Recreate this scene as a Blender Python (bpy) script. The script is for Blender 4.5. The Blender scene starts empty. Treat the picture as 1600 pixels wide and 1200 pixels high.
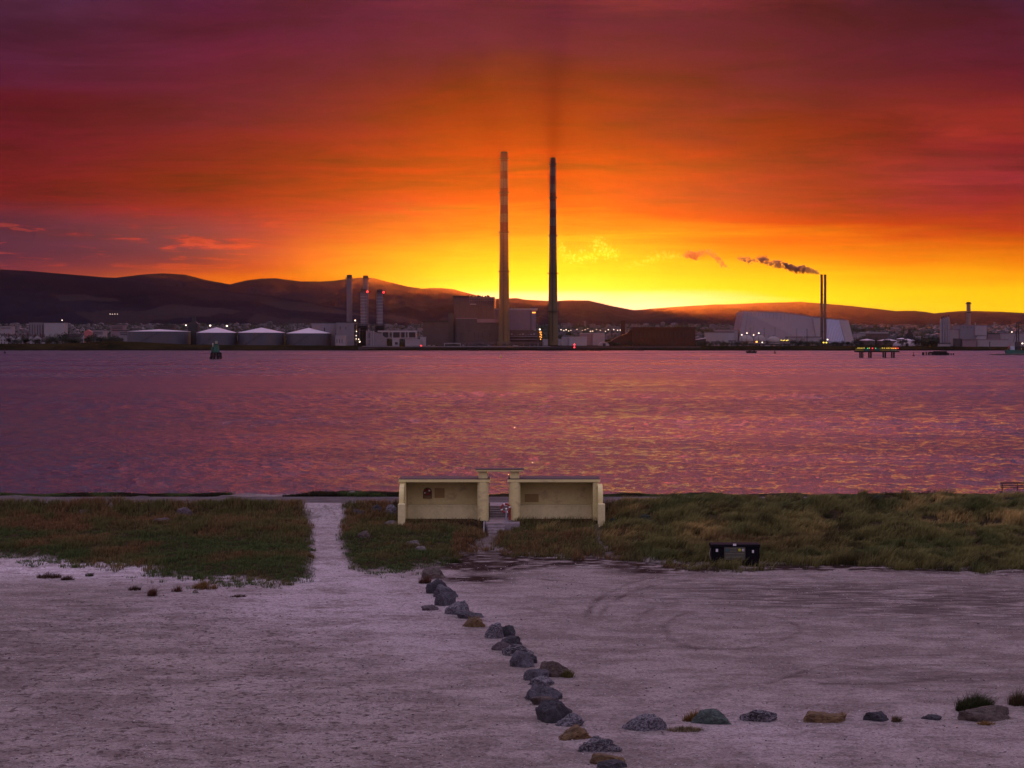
import bpy, bmesh, math, random
import numpy as np
from mathutils import Vector, noise as mnoise
random.seed(7); rng = np.random.default_rng(11)
scene = bpy.context.scene
COL = scene.collection
F, EYE, H = 2870.0, 523.0, 15.5          # lens in photo pixels, horizon row, camera height
def PX(px, Y): return (px - 800.0) * Y / F
def PZ(py, Y): return H - (py - EYE) * Y / F
def G(px, py, z=0.85):
    Y = (H - z) * F / (py - EYE); return ((px - 800.0) * Y / F, Y)
def s2l(c):
    return tuple(((v/255)/12.92 if v/255 <= .04045 else ((v/255+.055)/1.055)**2.4) for v in c)
# ------------------------------------------------------------------ materials
class NT:
    def __init__(s, tree): s.t = tree; s.n = tree.nodes; s.l = tree.links
    def new(s, typ, **kw):
        n = s.n.new(typ)
        for k, v in kw.items(): setattr(n, k, v)
        return n
    def put(s, sock, v):
        if v is None: return
        if hasattr(v, 'is_linked') or isinstance(v, bpy.types.NodeSocket): s.l.new(v, sock)
        else: sock.default_value = v
    def math(s, op, a, b=None, c=None, clamp=False):
        n = s.new('ShaderNodeMath', operation=op, use_clamp=clamp)
        for i, v in enumerate((a, b, c)): s.put(n.inputs[i], v)
        return n.outputs[0]
    def mix(s, f, a, b, mode='MIX'):
        n = s.new('ShaderNodeMix', data_type='RGBA', blend_type=mode)
        s.put(n.inputs[0], f)
        for i, v in ((6, a), (7, b)):
            if isinstance(v, tuple) and len(v) == 3: v = v + (1,)
            s.put(n.inputs[i], v)
        return n.outputs[2]
    def ramp(s, f, stops, interp='LINEAR'):
        n = s.new('ShaderNodeValToRGB'); cr = n.color_ramp; cr.interpolation = interp
        stops = sorted(stops)
        cr.elements[0].position = stops[0][0]; cr.elements[1].position = stops[-1][0]
        for p, c in stops[1:-1]: cr.elements.new(p)
        for e, (p, c) in zip(cr.elements, stops): e.color = tuple(c)[:3] + (1,)
        s.put(n.inputs[0], f); return n.outputs[0]
    def remap(s, v, a, b, c=0., d=1., smooth=True):
        n = s.new('ShaderNodeMapRange', interpolation_type='SMOOTHSTEP' if smooth else 'LINEAR')
        for i, q in enumerate((v, a, b, c, d)): s.put(n.inputs[i], q)
        return n.outputs[0]
    def noise(s, vec, scale, detail=4, rough=.55, dist=0., lac=2.):
        n = s.new('ShaderNodeTexNoise'); s.put(n.inputs['Vector'], vec)
        n.inputs['Scale'].default_value = scale; n.inputs['Detail'].default_value = detail
        n.inputs['Roughness'].default_value = rough; n.inputs['Distortion'].default_value = dist
        return n.outputs[0]
    def mapping(s, vec, scale=(1,1,1), rot=(0,0,0), loc=(0,0,0)):
        n = s.new('ShaderNodeMapping'); s.put(n.inputs[0], vec)
        n.inputs['Scale'].default_value = scale; n.inputs['Rotation'].default_value = rot
        n.inputs['Location'].default_value = loc; return n.outputs[0]
    def bump(s, h, dist=.02, strength=1.):
        n = s.new('ShaderNodeBump'); s.put(n.inputs['Height'], h)
        n.inputs['Distance'].default_value = dist; n.inputs['Strength'].default_value = strength
        return n.outputs[0]
MATS = {}
def newmat(name):
    m = bpy.data.materials.new(name); m.use_nodes = True
    t = NT(m.node_tree); b = m.node_tree.nodes['Principled BSDF']; return m, t, b
def mat(name, col, rough=.75, var=.25, scale=.6, stretch=(1,1,1), bump=0., metal=0., dirt=None):
    """painted / weathered surface: base colour broken up by two noises in object space"""
    if name in MATS: return MATS[name]
    m, t, b = newmat(name)
    co = t.new('ShaderNodeTexCoord').outputs['Object']
    v = t.mapping(co, stretch)
    n1 = t.noise(v, scale, 6, .6); n2 = t.noise(co, scale*7, 4, .6)
    f = t.math('MULTIPLY_ADD', n2, .4, t.math('MULTIPLY', n1, .6))
    lo = tuple(c*(1-var) for c in col); hi = tuple(min(1, c*(1+var*.8)) for c in col)
    c = t.mix(t.remap(f, .3, .7), lo, hi)
    if dirt: c = t.mix(t.remap(n1, .52, .68), c, dirt)
    t.put(b.inputs['Base Color'], c)
    b.inputs['Roughness'].default_value = rough; b.inputs['Metallic'].default_value = metal
    if bump: t.put(b.inputs['Normal'], t.bump(f, bump))
    MATS[name] = m; return m
def emis(name, col, strength):
    if name in MATS: return MATS[name]
    m, t, b = newmat(name)
    b.inputs['Base Color'].default_value = col + (1,)
    b.inputs['Emission Color'].default_value = col + (1,); b.inputs['Emission Strength'].default_value = strength
    MATS[name] = m; return m
# ------------------------------------------------------------------ mesh building
class MB:
    def __init__(s): s.v = []; s.f = []
    def add(s, vs, fs):
        o = len(s.v); s.v += [tuple(p) for p in vs]; s.f += [tuple(i+o for i in f) for f in fs]; return s
    def box(s, x0, x1, y0, y1, z0, z1):
        return s.add([(x0,y0,z0),(x1,y0,z0),(x1,y1,z0),(x0,y1,z0),(x0,y0,z1),(x1,y0,z1),(x1,y1,z1),(x0,y1,z1)],
                     [(0,3,2,1),(4,5,6,7),(0,1,5,4),(1,2,6,5),(2,3,7,6),(3,0,4,7)])
    def lathe(s, cx, cy, prof, n=20, cap=True):
        """prof: list of (z, r) bottom to top"""
        vs = []; fs = []
        for z, r in prof:
            for k in range(n):
                a = 2*math.pi*k/n; vs.append((cx+r*math.cos(a), cy+r*math.sin(a), z))
        for i in range(len(prof)-1):
            for k in range(n):
                a, b = i*n+k, i*n+(k+1) % n; fs.append((a, b, b+n, a+n))
        if cap: fs.append(tuple(range(n-1, -1, -1))); fs.append(tuple((len(prof)-1)*n+k for k in range(n)))
        return s.add(vs, fs)
    def cyl(s, cx, cy, z0, z1, r0, r1=None, n=16): return s.lathe(cx, cy, [(z0, r0), (z1, r0 if r1 is None else r1)], n)
    def prism(s, poly, y0, y1):
        """poly: (x,z) outline counter-clockwise seen from -y"""
        n = len(poly)
        vs = [(x, y0, z) for x, z in poly] + [(x, y1, z) for x, z in poly]
        fs = [tuple(range(n)), tuple(range(2*n-1, n-1, -1))] + [(i, n+i, n+(i+1) % n, (i+1) % n) for i in range(n)]
        return s.add(vs, fs)
    def prism_x(s, poly, x0, x1):
        """poly: (y,z) outline"""
        n = len(poly)
        vs = [(x0, y, z) for y, z in poly] + [(x1, y, z) for y, z in poly]
        fs = [tuple(range(n-1, -1, -1)), tuple(range(n, 2*n))] + [(i, (i+1) % n, n+(i+1) % n, n+i) for i in range(n)]
        return s.add(vs, fs)
    def tube(s, p, q, r, n=6, r2=None):
        p = Vector(p); q = Vector(q); d = (q-p).normalized(); r2 = r if r2 is None else r2
        u = d.cross(Vector((0,0,1)) if abs(d.z) < .9 else Vector((1,0,0))).normalized(); w = d.cross(u)
        vs = []
        for c, rr in ((p, r), (q, r2)):
            for k in range(n):
                a = 2*math.pi*k/n; vs.append(c + u*math.cos(a)*rr + w*math.sin(a)*rr)
        fs = [(k, (k+1) % n, n+(k+1) % n, n+k) for k in range(n)] + [tuple(range(n-1,-1,-1)), tuple(range(n, 2*n))]
        return s.add(vs, fs)
    def ball(s, c, r, n=10, squash=1., z_cut=-1):
        prof = []
        for i in range(n+1):
            a = -math.pi/2 + math.pi*i/n
            if math.sin(a) < z_cut: continue
            prof.append((c[2]+math.sin(a)*r*squash, max(.001*r, math.cos(a)*r)))
        return s.lathe(c[0], c[1], prof, max(8, n))
    def torus(s, c, R, r, axis='y', n=24, m=8):
        vs = []; fs = []
        for i in range(n):
            a = 2*math.pi*i/n
            for j in range(m):
                b = 2*math.pi*j/m; rr = R + r*math.cos(b); h = r*math.sin(b)
                vs.append((c[0]+rr*math.cos(a), c[1]+h, c[2]+rr*math.sin(a)) if axis == 'y' else (c[0]+rr*math.cos(a), c[1]+rr*math.sin(a), c[2]+h))
                fs.append((i*m+j, i*m+(j+1) % m, ((i+1) % n)*m+(j+1) % m, ((i+1) % n)*m+j))
        return s.add(vs, fs)
    def obj(s, name, m, base=(0,0,0), bevel=0., smooth=False):
        me = bpy.data.meshes.new(name)
        me.from_pydata([(x-base[0], y-base[1], z-base[2]) for x, y, z in s.v], [], s.f)
        bm = bmesh.new(); bm.from_mesh(me); bmesh.ops.recalc_face_normals(bm, faces=bm.faces); bm.to_mesh(me); bm.free()
        me.materials.append(m); o = bpy.data.objects.new(name, me); COL.objects.link(o)
        if smooth:
            me.polygons.foreach_set('use_smooth', [True]*len(me.polygons))
            if smooth == 'auto': me.set_sharp_from_angle(angle=math.radians(35))
        if bevel:
            b = o.modifiers.new('bevel', 'BEVEL'); b.width = bevel; b.segments = 2; b.limit_method = 'ANGLE'
        return o
def props(o, label=None, cat=None, group=None, kind=None):
    for k, v in (('label', label), ('category', cat), ('group', group), ('kind', kind)):
        if v: o[k] = v
    return o
class Thing:
    def __init__(s, name, base, label, cat, group=None):
        s.base = base; s.o = bpy.data.objects.new(name, None); COL.objects.link(s.o); s.o.location = base
        s.o.empty_display_size = .2; props(s.o, label, cat, group)
    def part(s, name, mb, m, parent=None, label=None, bevel=0., smooth=False):
        o = mb.obj(name, m, s.base, bevel, smooth); o.parent = parent or s.o
        if label: o['label'] = label
        return o
def solo(name, mb, m, base, label, cat, group=None, bevel=0., smooth=False):
    o = mb.obj(name, m, base, bevel, smooth); o.location = base; return props(o, label, cat, group)
def struct(name, mb, m, smooth=False):
    return props(mb.obj(name, m, (0,0,0), 0, smooth), kind='structure')
def dup(src, loc, rz=0., label=None, scale=None, group=None):
    r = src.copy(); COL.objects.link(r); r.location = loc; r.rotation_euler = (0,0,rz)
    if scale: r.scale = (scale,)*3 if not isinstance(scale, tuple) else scale
    if label: r['label'] = label
    if group: r['group'] = group
    for ch in list(src.children):
        c = ch.copy(); COL.objects.link(c); c.parent = r
        for g in list(ch.children):
            d = g.copy(); COL.objects.link(d); d.parent = c
    return r
def grid_obj(name, xs, ys, Z, m, attrs=None, smooth=True, XY=None):
    """regular height grid (numpy), Z[j,i]"""
    X, Y = np.meshgrid(xs, ys) if XY is None else XY
    ny, nx = X.shape
    co = np.stack([X, Y, Z], -1).reshape(-1, 3).astype(np.float32)
    i = np.arange(nx-1); j = np.arange(ny-1); I, J = np.meshgrid(i, j); a = (J*nx+I).ravel()
    q = np.stack([a, a+1, a+1+nx, a+nx], -1).astype(np.int32)
    me = bpy.data.meshes.new(name); me.vertices.add(len(co)); me.vertices.foreach_set('co', co.ravel())
    me.loops.add(q.size); me.loops.foreach_set('vertex_index', q.ravel())
    me.polygons.add(len(q)); me.polygons.foreach_set('loop_start', np.arange(0, q.size, 4, dtype=np.int32))
    me.update(calc_edges=True); me.polygons.foreach_set('use_smooth', np.ones(len(q), bool))
    for k, arr in (attrs or {}).items():
        at = me.attributes.new(k, 'FLOAT', 'POINT'); at.data.foreach_set('value', arr.ravel().astype(np.float32))
    me.materials.append(m); o = bpy.data.objects.new(name, me); COL.objects.link(o); return o
def vnoise(x, y, seed=0, scale=1., octs=4, gain=.5):
    """fast numpy value noise, about -1..1"""
    out = 0; amp = 1; tot = 0
    for o in range(octs):
        xs = x*scale*2**o + 17.3*o + seed*3.1; ys = y*scale*2**o - 9.7*o + seed*7.7
        xi = np.floor(xs).astype(np.int64); yi = np.floor(ys).astype(np.int64); fx = xs-xi; fy = ys-yi
        fx = fx*fx*(3-2*fx); fy = fy*fy*(3-2*fy)
        def h(a, b):
            n = (a*374761393 + b*668265263 + seed*1442695) & 0xffffffff
            n = ((n ^ (n >> 13))*1274126177) & 0xffffffff
            return ((n ^ (n >> 16)) & 0xffff)/32767.5 - 1
        v = (h(xi, yi)*(1-fx)+h(xi+1, yi)*fx)*(1-fy) + (h(xi, yi+1)*(1-fx)+h(xi+1, yi+1)*fx)*fy
        out = out + v*amp; tot += amp; amp *= gain
    return out/tot
def sstep(a, b, x):
    t = np.clip((x-a)/(b-a), 0, 1); return t*t*(3-2*t)
# ------------------------------------------------------------------ camera, render
cam = bpy.data.cameras.new('camera'); co = bpy.data.objects.new('camera', cam); COL.objects.link(co)
co.location = (0, 0, H); co.rotation_euler = (math.radians(90), 0, 0)
cam.sensor_width = 36; cam.lens = F/1600*36; cam.shift_y = -(600-EYE)/1600; cam.clip_start = .5; cam.clip_end = 60000
scene.camera = co
vs = scene.view_settings; vs.view_transform = 'Standard'; vs.look = 'None'; vs.exposure = 0; vs.gamma = 1; vs.use_curve_mapping = False
cy = scene.cycles; cy.use_denoising = True; cy.max_bounces = 5; cy.diffuse_bounces = 2; cy.glossy_bounces = 3
cy.volume_bounces = 0; cy.transparent_max_bounces = 6; cy.caustics_reflective = False; cy.sample_clamp_indirect = 6
# ------------------------------------------------------------------ light
SUN_AZ, SUN_EL = math.radians(1.28), math.radians(.93)
sun = bpy.data.lights.new('sun', 'SUN'); so = bpy.data.objects.new('sun', sun); COL.objects.link(so)
sd = Vector((math.sin(SUN_AZ)*math.cos(SUN_EL), math.cos(SUN_AZ)*math.cos(SUN_EL), math.sin(SUN_EL)))
so.rotation_euler = sd.to_track_quat('Z', 'Y').to_euler(); so.location = (60, 60, 60)
sun.energy = 5.0; sun.color = (1.0, .22, .012); sun.angle = math.radians(.5)
# ------------------------------------------------------------------ sky
w = bpy.data.worlds.new('World'); scene.world = w; w.use_nodes = True
t = NT(w.node_tree); bg = w.node_tree.nodes['Background']
d = t.new('ShaderNodeTexCoord').outputs['Generated']
sp = t.new('ShaderNodeSeparateXYZ'); t.put(sp.inputs[0], d); dx, dy, dz = sp.outputs
DEG = 180/math.pi
az = t.math('MULTIPLY', t.math('ARCTAN2', dx, dy), DEG)
el = t.math('MULTIPLY', t.math('ARCSINE', dz), DEG)
zz = t.math('ADD', t.math('MAXIMUM', dz, 0.0), .06)
cb = t.new('ShaderNodeCombineXYZ'); t.put(cb.inputs[0], t.math('DIVIDE', dx, zz)); t.put(cb.inputs[1], t.math('DIVIDE', dy, zz))
cp = cb.outputs[0]
cr_ = t.mapping(cp, (.6, .6, 1), (0, 0, .3))
nb = t.noise(cr_, .9, 3, .5, .6)           # broad masses
ns = t.noise(t.mapping(cp, (.55, .62, 1), (0, 0, .2)), 2.2, 7, .62, .8)     # streaks
nf = t.noise(t.mapping(cp, (.5, .65, 1), (0, 0, .12)), 6., 6, .6, .5)      # fine
upf = t.remap(el, 1.3, 4.4)
warp = t.math('ADD', t.math('MULTIPLY', t.math('SUBTRACT', nb, .5), 3.2), t.math('MULTIPLY', t.math('SUBTRACT', ns, .5), 2.6))
elw = t.math('MAXIMUM', t.math('MULTIPLY_ADD', t.math('ADD', warp, .62), upf, el), 0.0)
tt = t.math('POWER', t.math('DIVIDE', elw, 90.), .5)
azw = t.math('MULTIPLY_ADD', t.math('SUBTRACT', nb, .5), 8., az)
HIGH = [(12.5, (86,38,62)), (14.5, (104,54,92)), (19, (108,74,126)), (30, (136,114,170)), (46, (222,196,224)), (90, (224,210,236))]  # unseen sky overhead, colours made up to light the ground and water
AIR = .55e-5
def airlight(az_, el_):
    """light the haze adds in front of this piece of sky (so the sky behind it is darker by that much)"""
    a_ = math.hypot(az_-1.28, el_-1.0); g_ = .88
    ph = (1-g_*g_)/(4*math.pi*(1+g_*g_-2*g_*math.cos(math.radians(a_)))**1.5)
    L_ = min(365/math.sin(math.radians(max(el_, .8))), 22000)
    q = AIR*sun.energy*L_*ph; am = AIR*L_*.35
    return (q*sun.color[0]+am, q*sun.color[1]+am*.45, q*sun.color[2]+am*.3)
HIGHS = [(12.0, (120,40,54)), (13.5, (250,104,50)), (17, (246,116,90)), (30, (196,116,160)), (46, (226,198,220)), (90, (224,210,236))]  # unseen sky above the sunset, colours made up for the water's reflection
def column(az_, stops, high=HIGH):
    if 0 < az_ < 12: high = HIGHS
    L = []
    for y, c in stops:
        e_ = max(0, (EYE-y)*.01996); q_ = min(1, max(0, (370-y)/60)); c = (c[0]*(1+.04*q_), c[1]*(1-.08*q_), c[2]); rgb = s2l(c); al = airlight(az_, e_)
        L.append((math.sqrt(e_/90), tuple(max(v*.18, v-a*(.1+.75*min(1, max(0, (e_-1.5)/4)))) for v, a in zip(rgb, al))))
    L += [(math.sqrt(e/90), s2l(c)) for e, c in high]
    return t.ramp(tt, L)
cA = column(-15.5, [(500,(112,50,58)),(425,(114,48,58)),(395,(118,50,62)),(365,(88,42,60)),(330,(112,44,58)),(300,(118,32,36)),(250,(118,30,34)),(200,(106,28,40)),(150,(100,28,38)),(100,(84,34,50)),(50,(78,38,58)),(0,(76,42,62))])
cB = column(-8, [(470,(252,140,10)),(432,(240,112,20)),(415,(214,84,30)),(395,(205,80,35)),(360,(190,66,40)),(330,(176,54,46)),(300,(168,48,44)),(270,(158,42,30)),(230,(148,40,26)),(190,(138,38,34)),(150,(120,34,42)),(100,(108,34,44)),(50,(102,34,52)),(0,(92,34,58))])
cS = column(1, [(485,(255,248,205)),(462,(255,242,180)),(452,(255,228,60)),(425,(255,215,0)),(390,(255,196,0)),(350,(255,160,0)),(300,(248,126,0)),(250,(222,94,0)),(200,(202,74,4)),(150,(172,54,18)),(100,(142,42,28)),(50,(120,34,42)),(0,(108,34,52))])
cD = column(8.2, [(490,(255,232,60)),(470,(255,222,0)),(440,(255,206,0)),(400,(255,165,0)),(370,(248,128,0)),(330,(206,80,6)),(300,(188,70,24)),(250,(170,60,34)),(200,(158,52,24)),(150,(130,42,34)),(100,(114,34,40)),(50,(104,34,44)),(0,(98,34,44))])
cE = column(15.5, [(495,(255,214,0)),(455,(255,200,0)),(438,(250,165,0)),(405,(226,112,6)),(370,(205,86,14)),(340,(184,64,22)),(300,(150,50,40)),(262,(138,46,46)),(240,(142,52,50)),(200,(128,42,40)),(150,(136,48,34)),(100,(98,34,42)),(50,(88,34,48)),(0,(74,38,60))])
c = t.mix(t.remap(azw, -15.5, -8.0), cA, cB)
c = t.mix(t.remap(azw, -8.5, -.5), c, cS)
c = t.mix(t.remap(azw, 2.0, 8.5), c, cD)
c = t.mix(t.remap(azw, 8.0, 15.5), c, cE)
# violet cloud bank low on the left, with lit edges
bank = t.math('MULTIPLY', t.remap(el, 1.7, 2.6), t.remap(el, 4.1, 3.0))
bank = t.math('MULTIPLY', bank, t.remap(az, -5.5, -10.5))
bn = t.noise(t.mapping(cp, (.7, .55, 1), (0,0,.04), (4.3,1.7,0)), 3.4, 7, .6, .3)
bm_ = t.math('MULTIPLY', bank, t.remap(bn, .37, .49))
rim = t.math('MULTIPLY', bank, t.math('MULTIPLY', t.remap(bn, .30, .37), t.remap(bn, .42, .37)))
c = t.mix(t.math('MULTIPLY', bm_, .92), c, s2l((58,34,66)))
c = t.mix(t.math('MULTIPLY', rim, .4), c, s2l((205,78,66)))
# cloud relief, and brightness added to unseen sky above the sunset for the water
k = t.math('ADD', t.math('MULTIPLY', t.math('SUBTRACT', ns, .5), 2.1), t.math('MULTIPLY', t.math('SUBTRACT', nf, .5), .9))
k = t.math('MULTIPLY', t.math('ADD', .95, t.math('MULTIPLY', k, upf)), t.math('MULTIPLY', t.math('MULTIPLY_ADD', t.remap(el, 11.5, 16., 0., 1.), t.remap(t.math('ABSOLUTE', t.math('SUBTRACT', az, 6.)), 3., 18., 2.2, .0), 1.), t.remap(el, 26., 46., 1., .6)))
vm = t.new('ShaderNodeVectorMath', operation='SCALE'); t.put(vm.inputs[0], c); t.put(vm.inputs['Scale'], k); c = vm.outputs[0]
# rest of the sky dome, made bright out of view to light the foreground
rear = t.ramp(t.math('POWER', t.math('DIVIDE', t.math('MAXIMUM', el, 0.), 90.), .5),
    [(0, s2l((148,112,134))), (.3, s2l((178,146,172))), (.55, s2l((214,192,224))), (.8, s2l((222,208,242))), (1., s2l((222,210,244)))])
c = t.mix(t.remap(t.math('ABSOLUTE', az), 24., 70.), c, rear)
sky = t.new('ShaderNodeTexSky', sky_type='NISHITA'); sky.sun_disc = False; sky.sun_elevation = SUN_EL; sky.sun_rotation = SUN_AZ
vm2 = t.new('ShaderNodeVectorMath', operation='SCALE'); t.put(vm2.inputs[0], sky.outputs[0]); vm2.inputs['Scale'].default_value = .0006
vm3 = t.new('ShaderNodeVectorMath', operation='ADD'); t.put(vm3.inputs[0], c); t.put(vm3.inputs[1], vm2.outputs[0])
t.put(bg.inputs[0], vm3.outputs[0]); bg.inputs[1].default_value = 1.0
# ================================================================== SETTING
# air
m, t, b = newmat('haze_air'); m.node_tree.nodes.remove(b)
pv = t.new('ShaderNodeVolumePrincipled'); pv.inputs['Color'].default_value = (.95, .76, .78, 1)
pv.inputs['Density'].default_value = AIR; pv.inputs['Anisotropy'].default_value = .88
t.l.new(pv.outputs[0], m.node_tree.nodes['Material Output'].inputs['Volume'])
hz = MB().box(-16000, 16000, -400, 26000, -6, 385).obj('haze', m); props(hz, kind='stuff')
# water
m, t, b = newmat('sea_water')
co_ = t.new('ShaderNodeTexCoord').outputs['Object']
b.inputs['Base Color'].default_value = (.016, .014, .024, 1); b.inputs['IOR'].default_value = 1.34
rg = t.new('ShaderNodeAttribute', attribute_name='chop').outputs['Fac']
calm = t.remap(t.noise(t.mapping(co_, (.5, 1.6, 1), (0,0,.06)), .011, 4, .6, .8), .35, .65, .6, 1.1)
t.put(b.inputs['Roughness'], t.math('MULTIPLY', rg, calm))
w3 = t.noise(t.mapping(co_, (1, 1.2, 1)), 2.6, 3, .6)
t.put(b.inputs['Normal'], t.bump(t.math('MULTIPLY', w3, calm), .28))
WX = np.concatenate([np.linspace(-9000, -520, 20)[:-1], np.linspace(-520, -345, 30)[:-1], np.linspace(-345, 345, 1250), np.linspace(345, 520, 30)[1:], np.linspace(520, 9000, 20)[1:]])   # at 1000 m
WY = np.concatenate([np.linspace(60, 160, 8)[:-1], np.geomspace(160, 1860, 1500), [1900]])
TX, TY = np.meshgrid(WX/1000., WY); Xw = TX*np.maximum(TY, 200); dyc = TY*.0017
gust = .72+.85*vnoise(Xw*.4, TY*1.3, 201, .012, 3)
Zw = np.zeros_like(Xw)
for sc_, am, sd_ in ((.055, .05, 202), (.15, .06, 203), (.34, .085, 204), (.75, .062, 205), (1.5, .028, 206)):
    lam = 1/sc_; ok = sstep(.55, .25, dyc/lam)          # leave out ripples finer than the mesh
    ca, sa = math.cos(.18*(sd_-203)), math.sin(.18*(sd_-203))
    xr, yr = Xw*ca+TY*sa, TY*ca-Xw*sa
    Zw += am*2.9*gust*ok*(1-np.abs(vnoise(xr*1.25, yr*1.0, sd_, sc_, 1)))*2*(vnoise(xr*1.05+9, yr*1.0, sd_+20, sc_, 1)*.55+.45)
Zw = (Zw-Zw.mean())*(np.abs(TX) < .36)
wo = grid_obj('water', None, None, Zw, m, dict(chop=np.interp(TY, [160, 400, 900, 1860], [.055, .13, .34, .48])), XY=(Xw, TY)); props(wo, kind='structure')
# ---------------------------------------------------------------- foreground ground
ES = [(-400,868),(0,868),(60,873),(160,880),(250,897),(330,906),(440,917),(486,911),(545,893),(600,897),(650,893),(700,884),(722,868),(745,858),(775,857),(800,868),(850,869),(940,871),(1000,878),(1100,883),(1300,885),(1500,889),(2000,892)]
EP = np.array([G(x, y) for x, y in ES]); o_ = np.argsort(EP[:, 0]); EP = EP[o_]
def edgeY(x): return np.interp(x, EP[:, 0], EP[:, 1])
CL = np.array([(139,-15.74),(136,-15.2),(127,-13.9),(117,-12.7),(110,-12.1),(104,-12.6)])[::-1]
CR = np.array([(139,-12.74),(136,-12.4),(127,-11.9),(117,-10.5),(112,-9.1),(104,-5.5)])[::-1]
SP = np.array([(131.0,-1.35),(127,-1.6),(123,-1.25),(119,-.9)])[::-1]      # little path below the steps
TP = np.array([(132,6.1),(128,6.0),(122,6.4),(117,6.9)])[::-1]                # faint trodden path
def corridor(X, Y):
    l = np.interp(Y, CL[:,0], CL[:,1]); r = np.interp(Y, CR[:,0], CR[:,1]); wob = .25*vnoise(X*0+3, Y, 5, .5) + .35*vnoise(X, Y, 18, 1.4, 3)
    d = np.minimum(X-l-wob, r+wob*.7-X); return sstep(-.65, .45, d)*(Y < 139.2)*sstep(103, 112, Y)
def side(P, X, Y, wd):
    c = np.interp(Y, P[:,0], P[:,1]) + .3*vnoise(Y, Y*0+1, 9, .35)
    return sstep(wd+.35, wd-.2, np.abs(X-c))*(Y > P[0,0]-3)*(Y < P[-1,0])
def fields(X, Y):
    e = edgeY(X) + (1.6+1.2*sstep(-11, -16, X))*vnoise(X, Y, 2, .22, 4) + .9*vnoise(X, Y, 3, 1.1, 3)
    top = 138.6 + .35*vnoise(X, Y, 4, .4)
    s = np.clip((Y-e)/(top-e), 0, 1)
    right = sstep(4., 12., X)
    # left: gentle rise then a steep face; right: dune
    zl = .85 + .25*sstep(0, .15, s) + .95*np.clip(s/.86, 0, 1)**1.1 + .75*sstep(.84, .98, s)
    zr = .85 + 2.05*sstep(-.1, 1.15, s)*1.05 + .28*sstep(.55, .9, s)*sstep(9., 16., X)
    zg = zl*(1-right) + zr*right
    cor = corridor(X, Y); sp = side(SP, X, Y, .34); tp = side(TP, X, Y, .14)
    veg = ((Y > e) & (Y < top)).astype(float)
    veg = veg*(1-cor)*(1-sp)*(1-tp)
    lump = .26*vnoise(X, Y, 6, .5, 3) + .10*vnoise(X, Y, 7, 1.6, 2)
    hum = np.maximum(0, vnoise(X, Y, 8, .16, 3))*.85*right + .34*right*vnoise(X, Y, 14, .55, 3)
    fade = sstep(0, .12, s)*sstep(1.0, .93, s)
    Z = zg + fade*(lump*(1-cor*.7) + hum*(1-cor))*(s > 0)
    Z = Z - .22*cor*fade - .12*(sp+tp)*fade
    # level ground under the shelter
    inx = sstep(-9.2, -8.6, X)*sstep(7.6, 7.0, X); iny = sstep(131.9, 132.5, Y)*sstep(138.3, 137.6, Y)
    Z = Z*(1-inx*iny) + 2.05*inx*iny
    gap = sstep(-2.0, -1.8, X)*sstep(-.3, -.15, X)*0 + ((X > -1.9) & (X < -.1))*1.
    ste = gap*sstep(129.6, 130.2, Y)*(Y < 137.2); Z = np.where(ste > .5, np.minimum(Z, 1.35 + .0*X), Z)
    Z = np.where((X > -8.3) & (X < 6.9) & (Y > 133.0) & (Y < 138.2), 2.02, Z)
    Z = np.where((gap > 0) & (Y > 131.0) & (Y < 138.2), 1.5, Z)
    # beach
    sand = .85 + .05*vnoise(X, Y, 10, .12, 3) + .018*vnoise(X, Y, 12, .9, 4)
    Z = np.where(Y < e, sand + 0*X, np.maximum(Z, sand))
    # level promenade, then verge and sea wall
    Z = np.where(Y > 138.9, 2.8, Z); verge = 2.8 + .12*vnoise(X, Y, 15, .6, 3)
    Z = np.where(Y > 144.2, verge, Z); Z = np.where(Y > 146.4, 2.2 - (Y-146.4)*1.5, Z); Z = np.maximum(Z, -3)
    veg2 = ((Y > 144.0 + .5*vnoise(X, Y, 16, .5)) & (Y < 146.8)).astype(float)*sstep(-.35, .1, vnoise(X, Y, 17, .09, 2)+.1)
    return Z, veg, veg2, cor, e, s, right, sp, tp
_pz = {}
def gz(x, y):
    return float(fields(np.array([[float(x)]]), np.array([[float(y)]]))[0][0, 0])
xs = np.concatenate([np.linspace(-700, -75, 26)[:-1], np.arange(-75, -48, .6), np.arange(-48, 52, .16), np.arange(52, 80, .6), np.linspace(80, 700, 26)])
ys = np.concatenate([np.linspace(-380, 40, 40)[:-1], np.arange(40, 60, .5), np.arange(60, 104, .17), np.arange(104, 149, .15), [150, 155]])
X, Y = np.meshgrid(xs, ys)
Z, veg, veg2, cor, e_, s_, right_, sp_, tp_ = fields(X, Y)
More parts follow.
